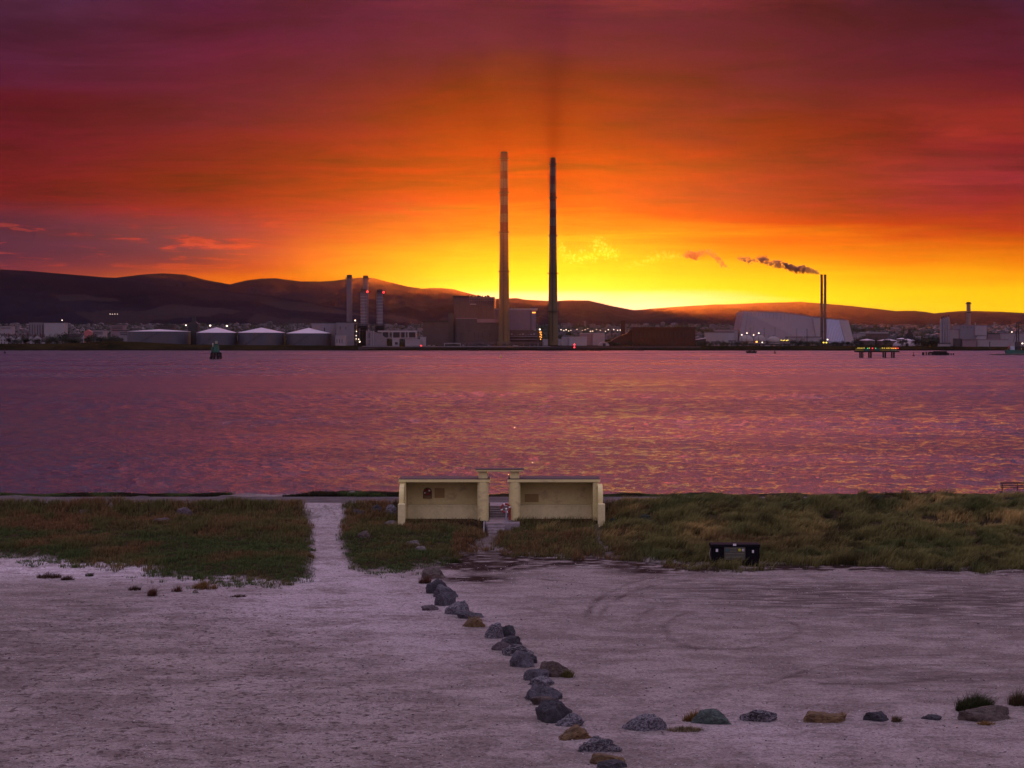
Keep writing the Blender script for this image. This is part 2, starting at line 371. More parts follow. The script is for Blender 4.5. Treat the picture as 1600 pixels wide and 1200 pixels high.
# tyre tracks and scuffs on the sand, drawn on the ground as polylines
def pl(pts):
    P = [G(x, y) for x, y in pts]; P = [P[0]]+P+[P[-1]]; out = []
    for a, b_, c_, d_ in zip(P, P[1:], P[2:], P[3:]):
        for i in range(8):
            q = i/8; out.append(tuple(.5*(2*v1+(v2-v0)*q+(2*v0-5*v1+4*v2-v3)*q*q+(3*v1-v0-3*v2+v3)*q**3) for v0, v1, v2, v3 in zip(a, b_, c_, d_)))
    return out+[P[-1]]
tracks = [pl([(915,963),(930,940),(960,922),(1010,905),(1090,895)]), pl([(935,965),(952,944),(985,926),(1040,912),(1110,902)]),
          pl([(990,985),(1010,955),(1070,938),(1180,935),(1320,950),(1500,962)]), pl([(1200,1068),(1270,1045),(1340,1030),(1420,1024),(1500,1024)]),
          pl([(1240,1057),(1300,1049),(1390,1040),(1470,1040)]), pl([(1285,1068),(1380,1068),(1470,1060),(1580,1050)]),
          pl([(1050,1000),(1040,975),(1090,955),(1200,960),(1250,985),(1180,1010),(1090,1012),(1050,1000)]), pl([(760,900),(850,905),(960,915),(1040,905)]),
          pl([(890,1010),(960,1018),(1040,1010),(1110,1012)]), pl([(1120,915),(1300,908),(1460,912),(1600,920)]), pl([(1130,925),(1300,918),(1460,924),(1600,930)])]
trk = np.zeros_like(X)
sel = (Y > 55) & (Y < 125) & (np.abs(X) < 52)
xx, yy = X[sel], Y[sel]; tv = np.zeros_like(xx)
for k, P in enumerate(tracks):
    best = np.full_like(xx, 9.)
    for (ax, ay), (bx, by) in zip(P, P[1:]):
        L2 = (bx-ax)**2+(by-ay)**2; q = np.clip(((xx-ax)*(bx-ax)+(yy-ay)*(by-ay))/L2, 0, 1)
        best = np.minimum(best, np.hypot(xx-ax-q*(bx-ax), yy-ay-q*(by-ay)))
    best = best + .2*vnoise(xx, yy, 20+k, 1.1, 3)
    tv = np.maximum(tv, sstep(.24, .06, best)*(.45+.75*vnoise(xx, yy, 40+k, .5, 2)))
trk[sel] = np.clip(tv, 0, 1)
Z = Z - .05*trk
def blob(px, py, rx, ry, p=1.):
    gx, gy = G(px, py); a = G(px+rx, py)[0]-gx; bb = G(px, py-ry)[1]-gy
    return np.exp(-(((X-gx)/a)**2+((Y-gy)/bb)**2)**p)
n1 = vnoise(X, Y, 31, .5, 4); n2 = vnoise(X, Y*1.8, 32, 1.1, 4)
weed = blob(755,878,75,12)+blob(850,876,110,6)*.8+blob(740,905,50,5)*.6+blob(1380,886,260,4)*.6+blob(1050,885,120,4)*.5+blob(1030,893,60,4)*.5
weed = weed*2.6 + np.exp(-((Y-(e_-.9))/.8)**2)*sstep(-3, 1, X)*.9 + np.exp(-((Y-(e_-2.4+.8*n1))/.35)**2)*sstep(-3, 1, X)*.7
weed = np.clip(weed, 0, 1)*sstep(-.28, .0, n2+.05)
pit = blob(110,1010,210,75)+blob(330,1030,210,70)*1.0+blob(480,1150,200,70)+blob(250,1160,250,50)+.28
pit = np.clip(pit, 0, 1)
pale = blob(250,895,220,14)*1.2+blob(60,885,120,14)+blob(470,940,260,34)+blob(600,960,160,60)*.5+blob(1230,1140,300,40)*.5+blob(700,1010,80,30)*.5+cor*.8
pale = np.clip(pale + .18*vnoise(X, Y, 35, .25, 4), 0, 1.2)
shell = np.clip(blob(230,893,230,10)*1.2+blob(60,884,130,12)+blob(420,908,120,6)*.7+blob(700,880,60,6)*.4, 0, 1)*sstep(-.4, .2, n2)
damp = np.clip(blob(1500,940,330,34)+blob(1150,925,200,20)*.6+blob(1480,1060,250,20)*.5+blob(40,1000,160,110)*.4, 0, 1)
vegm = np.clip(veg*sstep(-.2, 1.8, Y-e_+1.6*vnoise(X, Y, 59, .9, 3))+veg2, 0, 1)
# ground material
m, t, b = newmat('beach_ground')
co_ = t.new('ShaderNodeTexCoord').outputs['Object']
def at(n): a = t.new('ShaderNodeAttribute', attribute_name=n); return a.outputs['Fac']
nA = t.noise(t.mapping(co_, (1, 1.6, 1)), .35, 6, .62, .4); nB = t.noise(t.mapping(co_, (1, 1.3, 1)), 3.2, 6, .66); nC = t.noise(co_, 14., 5, .75)
nS = t.noise(t.mapping(co_, (.5, 1.9, 1), (0,0,-.06)), .8, 6, .68, .6)
sandc = t.mix(t.remap(nA, .36, .66), (.175,.138,.130), (.31,.258,.248))
sandc = t.mix(t.math('MULTIPLY', at('pale'), t.remap(t.math('MULTIPLY_ADD', nA, .5, t.math('MULTIPLY', nB, .5)), .36, .58)), sandc, (.42,.355,.38))
spk = t.noise(co_, 26., 2, .8)
vr = t.new('ShaderNodeTexVoronoi'); t.put(vr.inputs['Vector'], co_); vr.inputs['Scale'].default_value = 11.
vs_ = t.new('ShaderNodeSeparateColor'); t.put(vs_.inputs[0], vr.outputs['Color'])
vr2 = t.new('ShaderNodeTexVoronoi'); t.put(vr2.inputs['Vector'], co_); vr2.inputs['Scale'].default_value = 4.5
vs2_ = t.new('ShaderNodeSeparateColor'); t.put(vs2_.inputs[0], vr2.outputs['Color'])
sandc = t.mix(t.remap(vs_.outputs[0], .5, 1., 0., .5), sandc, (.07,.05,.05))
sandc = t.mix(t.remap(vs_.outputs[1], .72, 1., 0., .26), sandc, (.46,.40,.42))
sandc = t.mix(t.math('MULTIPLY', t.remap(vs2_.outputs[0], .86, .95), t.remap(vr2.outputs['Distance'], .42, .2, 0., .6)), sandc, (.05,.035,.03))
sandc = t.mix(t.math('MULTIPLY', t.remap(spk, .58, .68), .3), sandc, (.5,.45,.46))
sandc = t.mix(t.math('MULTIPLY', t.remap(nC, .48, .36), .75), sandc, (.09,.07,.066))
sandc = t.mix(t.math('MULTIPLY', at('shell'), t.remap(vs_.outputs[2], .25, .7)), sandc, (.58,.52,.56))
sandc = t.mix(t.math('MULTIPLY', at('damp'), t.remap(nS, .38, .6)), sandc, (.07,.053,.05))
sandc = t.mix(t.math('MULTIPLY', t.remap(nS, .55, .68), .4), sandc, (.125,.1,.096))
sandc = t.mix(t.math('MULTIPLY', at('track'), t.remap(nB, .3, .55, .5, 1.)), sandc, (.075,.052,.05))  # shade of the wheel grooves put into the sand colour
pits = t.noise(t.mapping(co_, (1, 1.1, 1)), 2.6, 7, .78, .3)
pm = t.math('MULTIPLY', at('pit'), t.remap(pits, .56, .60))
sandc = t.mix(t.math('MULTIPLY', pm, .8), sandc, (.07,.05,.04))
sandc = t.mix(t.math('MULTIPLY', at('weed'), t.remap(nB, .22, .46)), sandc, (.026,.014,.012))
soil = t.mix(t.remap(nB, .35, .65), (.018,.014,.008), (.05,.034,.018))
sandc = t.mix(t.math('MULTIPLY', at('trod'), .6), sandc, (.06,.042,.036))
sandc = t.mix(at('veg'), sandc, soil)
tar = t.mix(t.remap(nB, .3, .7), (.06,.05,.052), (.11,.092,.095))
sandc = t.mix(at('road'), sandc, tar)
wallc = t.mix(t.remap(nB, .3, .7), (.09,.08,.07), (.2,.18,.16))
sandc = t.mix(at('wall'), sandc, wallc)
t.put(b.inputs['Base Color'], sandc); b.inputs['Roughness'].default_value = 1.; b.inputs['Specular IOR Level'].default_value = .05
hh = t.math('ADD', t.math('MULTIPLY', nB, .6), t.math('MULTIPLY', nC, .3)); hh = t.math('SUBTRACT', hh, t.math('MULTIPLY', pm, .5))
hh = t.math('ADD', hh, t.math('MULTIPLY', nS, .15))
t.put(b.inputs['Normal'], t.bump(hh, .05))
g = grid_obj('ground', xs, ys, Z, m, dict(veg=vegm, weed=weed*(1-vegm), pit=pit, pale=pale, damp=damp, shell=shell, track=trk, trod=np.clip(sp_+tp_, 0, 1), road=((Y > 138.9) & (Y < 144.25)).astype(float)*(1-veg2), wall=(Y > 146.5).astype(float)))
props(g, kind='structure')
# paved promenade, a sheet just above the ground
m, t, b = newmat('promenade_tar'); co_ = t.new('ShaderNodeTexCoord').outputs['Object']
n_ = t.noise(co_, .8, 6, .6); n2_ = t.noise(co_, 18, 3, .7)
t.put(b.inputs['Base Color'], t.mix(t.remap(t.math('MULTIPLY_ADD', n_, .6, t.math('MULTIPLY', n2_, .4)), .35, .65), (.06,.05,.052), (.115,.098,.102))); b.inputs['Roughness'].default_value = .95; b.inputs['Specular IOR Level'].default_value = .1
pm_ = MB()
for i in range(-40, 40):
    x0, x1 = i*10, i*10+10
    def yn(x): return 139.0+.22*math.sin(x*.31)+.15*math.sin(x*1.7)
    pm_.add([(x0,yn(x0),2.806),(x0+5,yn(x0+5),2.806),(x1,yn(x1),2.806),(x1,143.9,2.806),(x0,143.9,2.806)], [(0,1,2,3,4)])
struct('path', pm_, m)
# ---------------------------------------------------------------- grass
def grass(name, pts, hgt, lean, wid, cols, nb, zf, seed, spread=.14, droop=.5):
    r = np.random.default_rng(seed); n = len(pts)
    P = np.repeat(pts, nb, 0); Hh = np.repeat(hgt, nb)*r.uniform(.55, 1.1, n*nb); C = np.repeat(cols, nb, 0)*r.uniform(.65, 1.35, (n*nb, 1))
    N = n*nb; a = r.uniform(0, 2*np.pi, N); rad = np.sqrt(r.uniform(0, 1, N))*spread
    bx = P[:,0]+np.cos(a)*rad; by = P[:,1]+np.sin(a)*rad; bz = zf(bx, by)-.03
    ln = np.repeat(lean, nb, 0)
    ox = np.cos(a)*r.uniform(.1, .6, N)*Hh*droop*1.6 + ln[:,0]*Hh; oy = np.sin(a)*r.uniform(.1, .6, N)*Hh*droop*1.6 + ln[:,1]*Hh
    f = r.uniform(0, 2*np.pi, N); wx = np.cos(f)*wid; wy = np.sin(f)*wid
    v = np.empty((N, 5, 3), np.float32)
    v[:,0] = np.stack([bx-wx, by-wy, bz], -1); v[:,1] = np.stack([bx+wx, by+wy, bz], -1)
    mx, my, mz = bx+ox*.35, by+oy*.35, bz+Hh*.62
    v[:,2] = np.stack([mx+wx*.7, my+wy*.7, mz], -1); v[:,3] = np.stack([mx-wx*.7, my-wy*.7, mz], -1)
    v[:,4] = np.stack([bx+ox, by+oy, bz+Hh*.97], -1)
    base = (np.arange(N)*5)[:, None]
    q = base+np.array([0,1,2,3]); tr = base+np.array([3,2,4])
    idx = np.concatenate([q, tr], 1).ravel().astype(np.int32)
    me = bpy.data.meshes.new(name); me.vertices.add(N*5); me.vertices.foreach_set('co', v.ravel())
    me.loops.add(N*7); me.loops.foreach_set('vertex_index', idx)
    st = (np.arange(N)*7)[:, None]+np.array([0, 4]); me.polygons.add(N*2); me.polygons.foreach_set('loop_start', st.ravel().astype(np.int32))
    me.update(calc_edges=True)
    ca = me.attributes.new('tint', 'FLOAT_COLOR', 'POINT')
    cc = np.ones((N, 5, 4), np.float32); cc[..., :3] = C[:, None, :]*np.array([.65,.65,1,1,1.5])[None, :, None]  # foot shade painted into the tint for depth, tips drier and lighter
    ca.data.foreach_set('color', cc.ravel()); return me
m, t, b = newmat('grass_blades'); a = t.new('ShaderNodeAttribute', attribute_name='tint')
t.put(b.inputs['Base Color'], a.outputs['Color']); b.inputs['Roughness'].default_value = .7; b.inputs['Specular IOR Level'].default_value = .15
GM = m
def zfun(x, y):
    return fields(x[None, :], y[None, :])[0][0]
def scatter(x0, x1, y0, y1, n, seed):
    r = np.random.default_rng(seed); return r.uniform(x0, x1, n), r.uniform(y0, y1, n)
def pick(a, b, f): return a*(1-f[:, None])+b*f[:, None]
GREEN = np.array([0.059,0.083,0.026]); BROWN = np.array([0.196,0.127,0.052]); STRAW = np.array([0.375,0.270,0.098]); OLIVE = np.array([0.144,0.134,0.044]); RUST = np.array([0.165,0.088,0.040]); DARK = np.array([.02,.018,.008])
# short grass and weeds on the left and middle banks
x, y = scatter(-58, 14, 104, 139, 52000, 1)
Zs, v, v2, c_, e__, s__, r__, sp__, tp__ = [q[0] for q in fields(x[None], y[None])]
foot = (x > -8.6) & (x < 7.1) & (y > 131.2) & (y < 138.3) & ~((y < 132.6) & ((x < -2.1) | (x > .2)))
stp = (x > -2.3) & (x < .2) & (y > 129.3)
k = (((v > .1+.8*rng.uniform(0, 1, len(x))) & (rng.uniform(0, 1, len(x)) < .25+sstep(-.3, 2.4, y-e__+1.5*vnoise(x, y, 58, .8, 2)))) | ((y > e__-3.6*rng.uniform(0, 1, len(x))**2*np.clip(vnoise(x, y, 56, .5, 2)*2+.6, 0, 1)) & (y < e__) & (c_ < .2))) & (rng.uniform(0, 1, len(x)) > r__) & ~foot & ~stp
x, y, s__ = x[k], y[k], s__[k]
gr = vnoise(x, y*1.3, 51, .2, 5); br = vnoise(x, y, 52, .5, 3)
low = sstep(.75, .35, s__)
green = np.clip(sstep(-.25, .35, gr + .35*low - .1), 0, 1)*np.clip(low+.15, 0, 1)*(x < -4)
cols = pick(pick(BROWN*.8+0*x[:, None], OLIVE*.75+0*x[:, None], sstep(-.2, .2, br)), GREEN*1.15+0*x[:, None], green)
cols = pick(cols, RUST+0*x[:, None], sstep(.15, .4, vnoise(x, y, 53, .35, 2))*(1-green)*.8)
hh_ = (.2+.14*(1-green)+.42*np.clip(vnoise(x, y, 54, .45, 3), 0, 1)+.10*sstep(.7,.95,s__))
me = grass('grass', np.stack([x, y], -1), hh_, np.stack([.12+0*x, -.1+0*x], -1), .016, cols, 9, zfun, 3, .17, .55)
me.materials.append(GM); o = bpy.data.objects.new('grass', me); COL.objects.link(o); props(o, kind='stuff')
# long dune grass on the right
x, y = scatter(-.5, 62, 112, 139.1, 62000, 2)
Zs, v, v2, c_, e__, s__, r__, sp__, tp__ = [q[0] for q in fields(x[None], y[None])]
foot = (x > -8.6) & (x < 7.3) & (y > 131.4) & (y < 138.3)
k = (((v > .1+.8*rng.uniform(0, 1, len(x))) & (rng.uniform(0, 1, len(x)) < .25+sstep(-.3, 2.4, y-e__+1.5*vnoise(x, y, 58, .8, 2)))) | ((y > e__-3.2*rng.uniform(0, 1, len(x))**2*np.clip(vnoise(x, y, 56, .5, 2)*2+.6, 0, 1)) & (y < e__))) & (rng.uniform(0, 1, len(x)) < r__*.9+.12*(s__ > 0)) & ~foot & (vnoise(x, y, 61, .9, 2) > -.32)
x, y, s__ = x[k], y[k], s__[k]
st = vnoise(x, y*1.2, 62, .28, 4); dk = vnoise(x, y, 63, .6, 3)
cols = pick(OLIVE+0*x[:, None], STRAW+0*x[:, None], sstep(-.05, .45, st)*sstep(.15,.5,s__)); cols = pick(cols, DARK+0*x[:, None], sstep(.1, .5, dk)*.8)
cols = pick(cols, RUST*.9+0*x[:, None], sstep(.2, .5, vnoise(x, y, 64, .22, 2))*sstep(26, 8, x)*.9)
cols = pick(cols, GREEN+0*x[:, None], sstep(.25, .5, vnoise(x, y, 66, .3, 2))*.6)
hh_ = .36+.62*np.clip(vnoise(x, y, 65, .6, 3)+.2, 0, 1)
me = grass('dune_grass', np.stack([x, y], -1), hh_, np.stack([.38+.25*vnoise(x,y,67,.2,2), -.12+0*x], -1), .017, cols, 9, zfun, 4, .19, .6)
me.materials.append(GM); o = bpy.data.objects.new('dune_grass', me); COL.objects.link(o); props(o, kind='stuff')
# verge along the sea wall
x, y = scatter(-56, 60, 143.9, 146.7, 16000, 5)
Zs, v, v2, c_, e__, s__, r__, sp__, tp__ = [q[0] for q in fields(x[None], y[None])]
k = (v2 > .5); x, y = x[k], y[k]
tall = np.clip(vnoise(x, y*0, 71, .12, 3)+.1, 0, 1)+.9*np.exp(-((x+12.5)/4.5)**2)+.5*np.exp(-((x+41)/2.)**2)
cols = pick(DARK+0*x[:, None], GREEN*1.0+0*x[:, None], sstep(-.2, .4, vnoise(x, y, 72, .5, 2)))
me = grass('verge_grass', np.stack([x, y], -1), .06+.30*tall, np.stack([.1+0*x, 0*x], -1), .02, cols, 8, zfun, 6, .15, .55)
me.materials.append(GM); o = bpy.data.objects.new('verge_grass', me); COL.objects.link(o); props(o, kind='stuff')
# loose weeds, washed-up wrack on the sand: low, dark, too many to count
x, y = scatter(-50, 52, 60, 124, 120000, 8)
def at_pts(A): 
    ix = np.clip(np.searchsorted(xs, x), 0, len(xs)-1); iy = np.clip(np.searchsorted(ys, y), 0, len(ys)-1); return A[iy, ix]
ww = at_pts(weed*(1-vegm)); pp = at_pts(pit); ve = at_pts(vegm)
k = (ve < .2) & (rng.uniform(0, 1, len(x)) < ww*.6 + .13*pp*(vnoise(x, y*1.4, 81, .9, 3) > .12)+.0012)
x, y = x[k], y[k]
cols = np.array([.03,.017,.013])*np.random.default_rng(3).uniform(.6, 1.8, (len(x), 1))
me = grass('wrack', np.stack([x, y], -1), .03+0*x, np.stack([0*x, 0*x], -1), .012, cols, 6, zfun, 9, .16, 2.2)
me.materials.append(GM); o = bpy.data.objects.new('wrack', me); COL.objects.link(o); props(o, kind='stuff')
# pebbles and shell bits lying loose on the sand
def pebbles(name, n, seed, col, lo, hi, wt):
    r = np.random.default_rng(seed); px_ = r.uniform(-46, 48, n); py_ = 60+(118-60)*r.uniform(0, 1, n)**1.25
    k = r.uniform(0, 1, n) < wt(px_, py_); k &= py_ < edgeY(px_)-.5; px_, py_ = px_[k], py_[k]; n = len(px_)
    z = zfun(px_, py_); sz_ = r.uniform(lo, hi, n)*(.6+.9*r.uniform(0,1,n)**3); f = r.uniform(0, 6.28, n)
    O = np.array([(1,0,.2),(0,.8,.25),(-.9,0,.15),(0,-.75,.2),(.1,.05,.62),(0,0,-.3)])
    c_, s_ = np.cos(f)[:,None], np.sin(f)[:,None]; jit = r.uniform(.7, 1.3, (n, 6, 3)); q = O[None]*jit
    v = np.stack([q[...,0]*c_-q[...,1]*s_, q[...,0]*s_+q[...,1]*c_, q[...,2]], -1)*sz_[:,None,None]+np.stack([px_,py_,z],-1)[:,None]
    F_ = np.array([(0,1,4),(1,2,4),(2,3,4),(3,0,4),(1,0,5),(2,1,5),(3,2,5),(0,3,5)]); idx = (np.arange(n)*6)[:,None,None]+F_[None]
    me = bpy.data.meshes.new(name); me.vertices.add(n*6); me.vertices.foreach_set('co', v.ravel().astype(np.float32)); me.loops.add(n*24); me.loops.foreach_set('vertex_index', idx.ravel().astype(np.int32))
    me.polygons.add(n*8); me.polygons.foreach_set('loop_start', np.arange(0, n*24, 3, dtype=np.int32)); me.update(calc_edges=True); me.materials.append(col)
    o = bpy.data.objects.new(name, me); COL.objects.link(o); props(o, kind='stuff')
pebbles('pebbles', 15000, 1, mat('pebble_dark', (.06,.045,.045), .9, .5, 9.), .018, .055, lambda a, b: .22+.6*sstep(.0, .4, vnoise(a, b*1.3, 91, .35, 3)))
pebbles('shells', 15000, 2, mat('shell_white', (.50,.44,.46), .7, .3, 9.), .02, .05, lambda a, b: .3+.5*sstep(.0, .4, vnoise(a, b, 92, .2, 3)))
# ---------------------------------------------------------------- hills
RID = [(-1500,440),(-900,425),(-500,430),(-250,424),(-120,420),(0,421),(40,423),(100,428),(160,433),(180,434),(220,429),(255,427),(290,429),(320,437),(360,444.5),(385,438),(410,435),(430,434.5),(470,439.5),(500,440),(520,439),(545,435.5),(562,433.5),(582,434),(605,440),(640,448),(660,451),(675,450),(690,450),(710,452),(735,459),(770,467),(795,466),(808,465.5),(820,468),(860,470.5),(895,469),(920,469.5),(935,473),(960,479),(990,484.5),(1010,483),(1060,479),(1110,476),(1150,475),(1200,473),(1250,471.5),(1290,474.5),(1330,478),(1380,483.5),(1400,486),(1430,485.5),(1445,487),(1460,489.5),(1480,487.5),(1510,485.5),(1550,486.5),(1600,489),(1800,493),(2200,486),(2700,490),(3200,480)]
RX = np.array([p[0] for p in RID]); RY = np.array([p[1] for p in RID])
RD = np.interp(RX, [-1500, 0, 180, 300, 420, 700, 800, 960, 1100, 1400, 1600, 3200], [8000, 8000, 8600, 10500, 10500, 11500, 12500, 16500, 17500, 19500, 20500, 20000])
def ridge(name, RX, RY, RD, D0, seed, m, amp=1.):
    cx = np.concatenate([np.arange(RX[0], -100, 20), np.arange(-100, 1700, 3.), np.arange(1700, RX[-1], 20)]) if RX[0] < -100 else np.arange(RX[0], RX[-1]+.1, 3.)
    rr = np.interp(cx, RX, RY); dd = np.interp(cx, RX, RD); tt_ = np.linspace(0, 1, 90); tb = np.linspace(0, 1, 12)[1:]
    rr = rr + .35*vnoise(cx, cx*0, seed, .06, 4)
    rows_d = []; rows_z = []
    for q in tt_:
        D = D0 + (dd-D0)*q; zr = H+(EYE-rr)*dd/F
        X_ = (cx-800)*D/F
        shp = .16*q + .84*q**1.25
        spur = amp*vnoise(cx*dd/9000, q*160+cx*0, seed+1, .02, 6)*.11*math.sin(math.pi*q) + .05*math.sin(math.pi*q)*vnoise(cx*dd/9000, q*300+cx*0, seed+2, .05, 3)
        rows_d.append(D); rows_z.append(2. + (zr-2.)*np.clip(shp+spur*(.4+.6*q), 0, None))
        if q == 1: zr_ = zr
    for q in tb: rows_d.append(dd+2600*q); rows_z.append(zr_*(1-q*.9))
    D = np.array(rows_d); Zh = np.array(rows_z); Xh = (cx[None]-800)*D/F
    # never let a fold rise above the skyline seen from the shore
    lim = H + (EYE-rr[None]-.35)*D/F; Zh[:89] = np.minimum(Zh[:89], np.maximum(lim[:89], 2.))
    o = grid_obj(name, None, None, Zh, m, XY=(Xh, D)); props(o, kind='structure')
m, t, b = newmat('hill_heath'); co_ = t.new('ShaderNodeTexCoord').outputs['Object']
h1 = t.noise(t.mapping(co_, (1,1,1)), .0011, 6, .6, .5); h2 = t.noise(co_, .007, 6, .65)
vor = t.new('ShaderNodeTexVoronoi'); t.put(vor.inputs['Vector'], t.mapping(co_, (1, .6, 1), (0,0,.4))); vor.inputs['Scale'].default_value = .0042
sepc = t.new('ShaderNodeSeparateColor'); t.put(sepc.inputs[0], vor.outputs['Color'])
hc = t.mix(t.remap(h1, .35, .65), (.012,.009,.015), (.020,.015,.024)); hc = t.mix(t.math('MULTIPLY', t.remap(h2, .42, .66), .4), hc, (.013,.009,.014))
posz = t.new('ShaderNodeSeparateXYZ'); t.put(posz.inputs[0], co_)
fm = t.math('MULTIPLY', t.remap(posz.outputs[2], 260., 60.), t.remap(sepc.outputs[0], .55, .9))
hc = t.mix(t.math('MULTIPLY', fm, .6), hc, (.05,.034,.033))
t.put(b.inputs['Base Color'], hc); b.inputs['Roughness'].default_value = 1.; b.inputs['Specular IOR Level'].default_value = 0.
HILLM = m
ridge('hills', RX, RY, RD, 4600, 90, m)
# a nearer shoulder in front of the left range, and one in the middle
ridge('hills_shoulder', np.array([-2400,-600,-100,0,100,200,240,330,420,520,640,720,800.]), np.array([430.,424,425,428,433,440,444,452,462,478,496,508,521]), np.full(13, 6900.), 4300, 130, m)
# ---------------------------------------------------------------- far shore land
HP = [(-3000,5.5),(0,6),(60,6),(130,7.2),(170,9.3),(230,7.6),(300,5.2),(450,4.6),(600,4.1),(800,4),(1100,4),(1340,4),(1440,3.6),(1600,3.6),(4000,4)]
hx = np.concatenate([np.linspace(-6000, -700, 40)[:-1], np.arange(-700, 700, 6.), np.linspace(700, 6000, 40)])
hy = np.concatenate([[1800, 1810, 1813, 1816, 1819, 1823, 1828, 1834, 1842, 1852, 1866, 1885, 1910, 1950, 2000, 2100], np.linspace(2250, 9000, 40)])
Xl, Yl = np.meshgrid(hx, hy)
hp = np.interp(800+Xl*F/Yl, [p[0] for p in HP], [p[1] for p in HP])
up = sstep(1814 , 1852, Yl + 3*vnoise(Xl, Yl, 77, .03, 3)); wall_ = sstep(1815, 1818, Yl)
quay = sstep(560, 600, 800+Xl*F/Yl)
Zl = -2 + (2.6+.4*vnoise(Xl, Yl, 78, .05, 3))*sstep(1810, 1817, Yl) + (hp-.6)*((1-quay)*up + quay*wall_) + .25*vnoise(Xl, Yl, 79, .04, 3)*up
Zl = np.where(Yl > 1900, 4 + (Zl-4)*sstep(1990, 1900, Yl), Zl)
def LZ(Y): return 4+.014*min(max(0, Y-2400), 2600)
Zl = Zl + .014*np.clip(Yl-2400, 0, 2600)
m, t, b = newmat('shore_land'); co_ = t.new('ShaderNodeTexCoord').outputs['Object']
l1 = t.noise(co_, .02, 6, .6); l2 = t.noise(co_, .15, 5, .6)
lc = t.mix(t.remap(l1, .35, .65), (.010,.010,.006), (.028,.020,.010)); lc = t.mix(t.math('MULTIPLY', t.remap(l2, .5, .7), .6), lc, (.05,.024,.012))
pz_ = t.new('ShaderNodeSeparateXYZ'); t.put(pz_.inputs[0], co_)
lc = t.mix(t.remap(pz_.outputs[2], 1.3, .7), lc, (.012,.009,.010))
t.put(b.inputs['Base Color'], lc); b.inputs['Roughness'].default_value = 1.; b.inputs['Specular IOR Level'].default_value = 0.
props(grid_obj('far_shore', hx, hy, Zl, m), kind='structure')
# ground sheet reaching the horizon under everything
m2 = mat('plain', (.03,.024,.02), .95, .3, .01)
gs = MB().add([(-15900,1900,-2.5),(15900,1900,-2.5),(15900,25900,-2.5),(-15900,25900,-2.5)], [(0,1,2,3)])
struct('plain', gs, m2)
sb = MB().add([(-15900,-395,-5),(15900,-395,-5),(15900,1905,-5),(-15900,1905,-5)], [(0,1,2,3)])
struct('sea_bed', sb, mat('bed', (.05,.045,.04), .95))
# ================================================================== SHELTER
CREAM = mat('cream_render', (.65,.58,.26), .8, .12, 1.1, (1,1,1.6), .01, dirt=(.50,.42,.21))
CREAM2 = mat('cream_render_lower', (.64,.58,.30), .8, .16, .9, (1,1,.5), .01)
ROOFM = mat('felt_roof', (.06,.035,.04), .9, .3, 1.5)
CONC = mat('old_concrete', (.23,.19,.20), .9, .3, 1.8, bump=.02)
SB = (-.95, 134.6, 2.0); S0 = 133.0
sh = Thing('beach_shelter', SB, 'long cream sea-front shelter in two open halves joined by a raised slab', 'shelter')
def xs_(px): return (px-800)/21.58
def zs_(py): return H-(py-523)/21.58
RT, RB = 5.07, 4.82
for xa, xb, sgn in ((-8.1, -1.68, -1), (-.22, 6.28, 1)):
    out = xa if sgn < 0 else xb; inn = xb if sgn < 0 else xa
    # roof slab
    sh.part('roof', MB().box(min(xa,out)-.1, max(xb,out)+.1, S0-.12, 135.45, RB, RT-.05), CREAM, bevel=.02)
    sh.part('roof_covering', MB().box(min(xa,out)-.08, max(xb,out)+.08, S0-.10, 135.43, RT-.047, RT+.012), ROOFM, bevel=.015)
    sh.part('back_wall', MB().box(xa+.05, xb-.05, 135.1, 135.4, 2.0, RB-.002), CREAM)
    # fascia return under the roof, bench and its end blocks
    sh.part('bench', MB().box(xa+.43, xb-.43, 134.5, 135.099, 2.0, 2.95).box(xa+.43, xb-.43, 134.46, 135.098, 2.952, 3.06), CREAM2, bevel=.02)
    bx = inn-.95*(1 if sgn < 0 else 0); 
    sh.part('bench_end', MB().box(inn-1.05 if sgn < 0 else inn+.75, inn-.75 if sgn < 0 else inn+1.05, 134.0, 134.458, 2.0, 3.0), CREAM2, bevel=.02)
    # rounded pier by the gateway
    pr = MB(); r = .42; cxp = inn-sgn*(-1)*0
    cxp = inn - r if sgn < 0 else inn + r
    pr.cyl(cxp, S0+.25, 2.0, RB-.004, r, r, 40)
    sh.part('column', pr, CREAM, smooth='auto')
    sh.part('inner_wall', MB().box(cxp-.2, cxp+.2, S0+.3, 135.1, 2.0, RB-.006), CREAM)
    nk = MB().box(cxp-.33, cxp+.33, S0+.02, S0+.7, RT+.013, 5.60)
    sh.part('neck', nk, CREAM, bevel=.02)
    # outer end wall: full height, then a quarter-round wing stepping down towards the beach
    x0, x1 = (out-.02, out+.42) if sgn < 0 else (out-.42, out+.02)
    sh.part('end_wall', MB().box(x0, x1, S0-.05, 135.1, 1.9, RB-.008), CREAM, bevel=.03)
    pts = [(S0-.052, 1.5), (S0-.052, 4.72)]
    for i in range(13):
        a = math.pi/2*i/12; pts.append((S0-.3-1.15*math.sin(a), 3.62+1.05*math.cos(a)))
    pts += [(S0-1.45, 1.5)]
    dxw = .02*sgn
    wx0, wx1 = (out-.0, out+.34) if sgn < 0 else (out-.10, out+.24)
    sh.part('wing_wall', MB().prism_x(pts, wx0, wx1), CREAM, bevel=.02)
    sh.part('wing_pier', MB().box(wx0-.04, wx1+.12, S0-2.0, S0-1.452, 1.3, 3.42), CREAM2, bevel=.04)
sh.part('gateway_slab', MB().box(xs_(744), xs_(818)-.02, S0-.2, 134.0, 5.602, 5.74), CREAM, bevel=.02)
sh.part('gateway_slab_covering', MB().box(xs_(742.5), xs_(819), S0-.24, 134.04, 5.742, 5.79), ROOFM, bevel=.02)
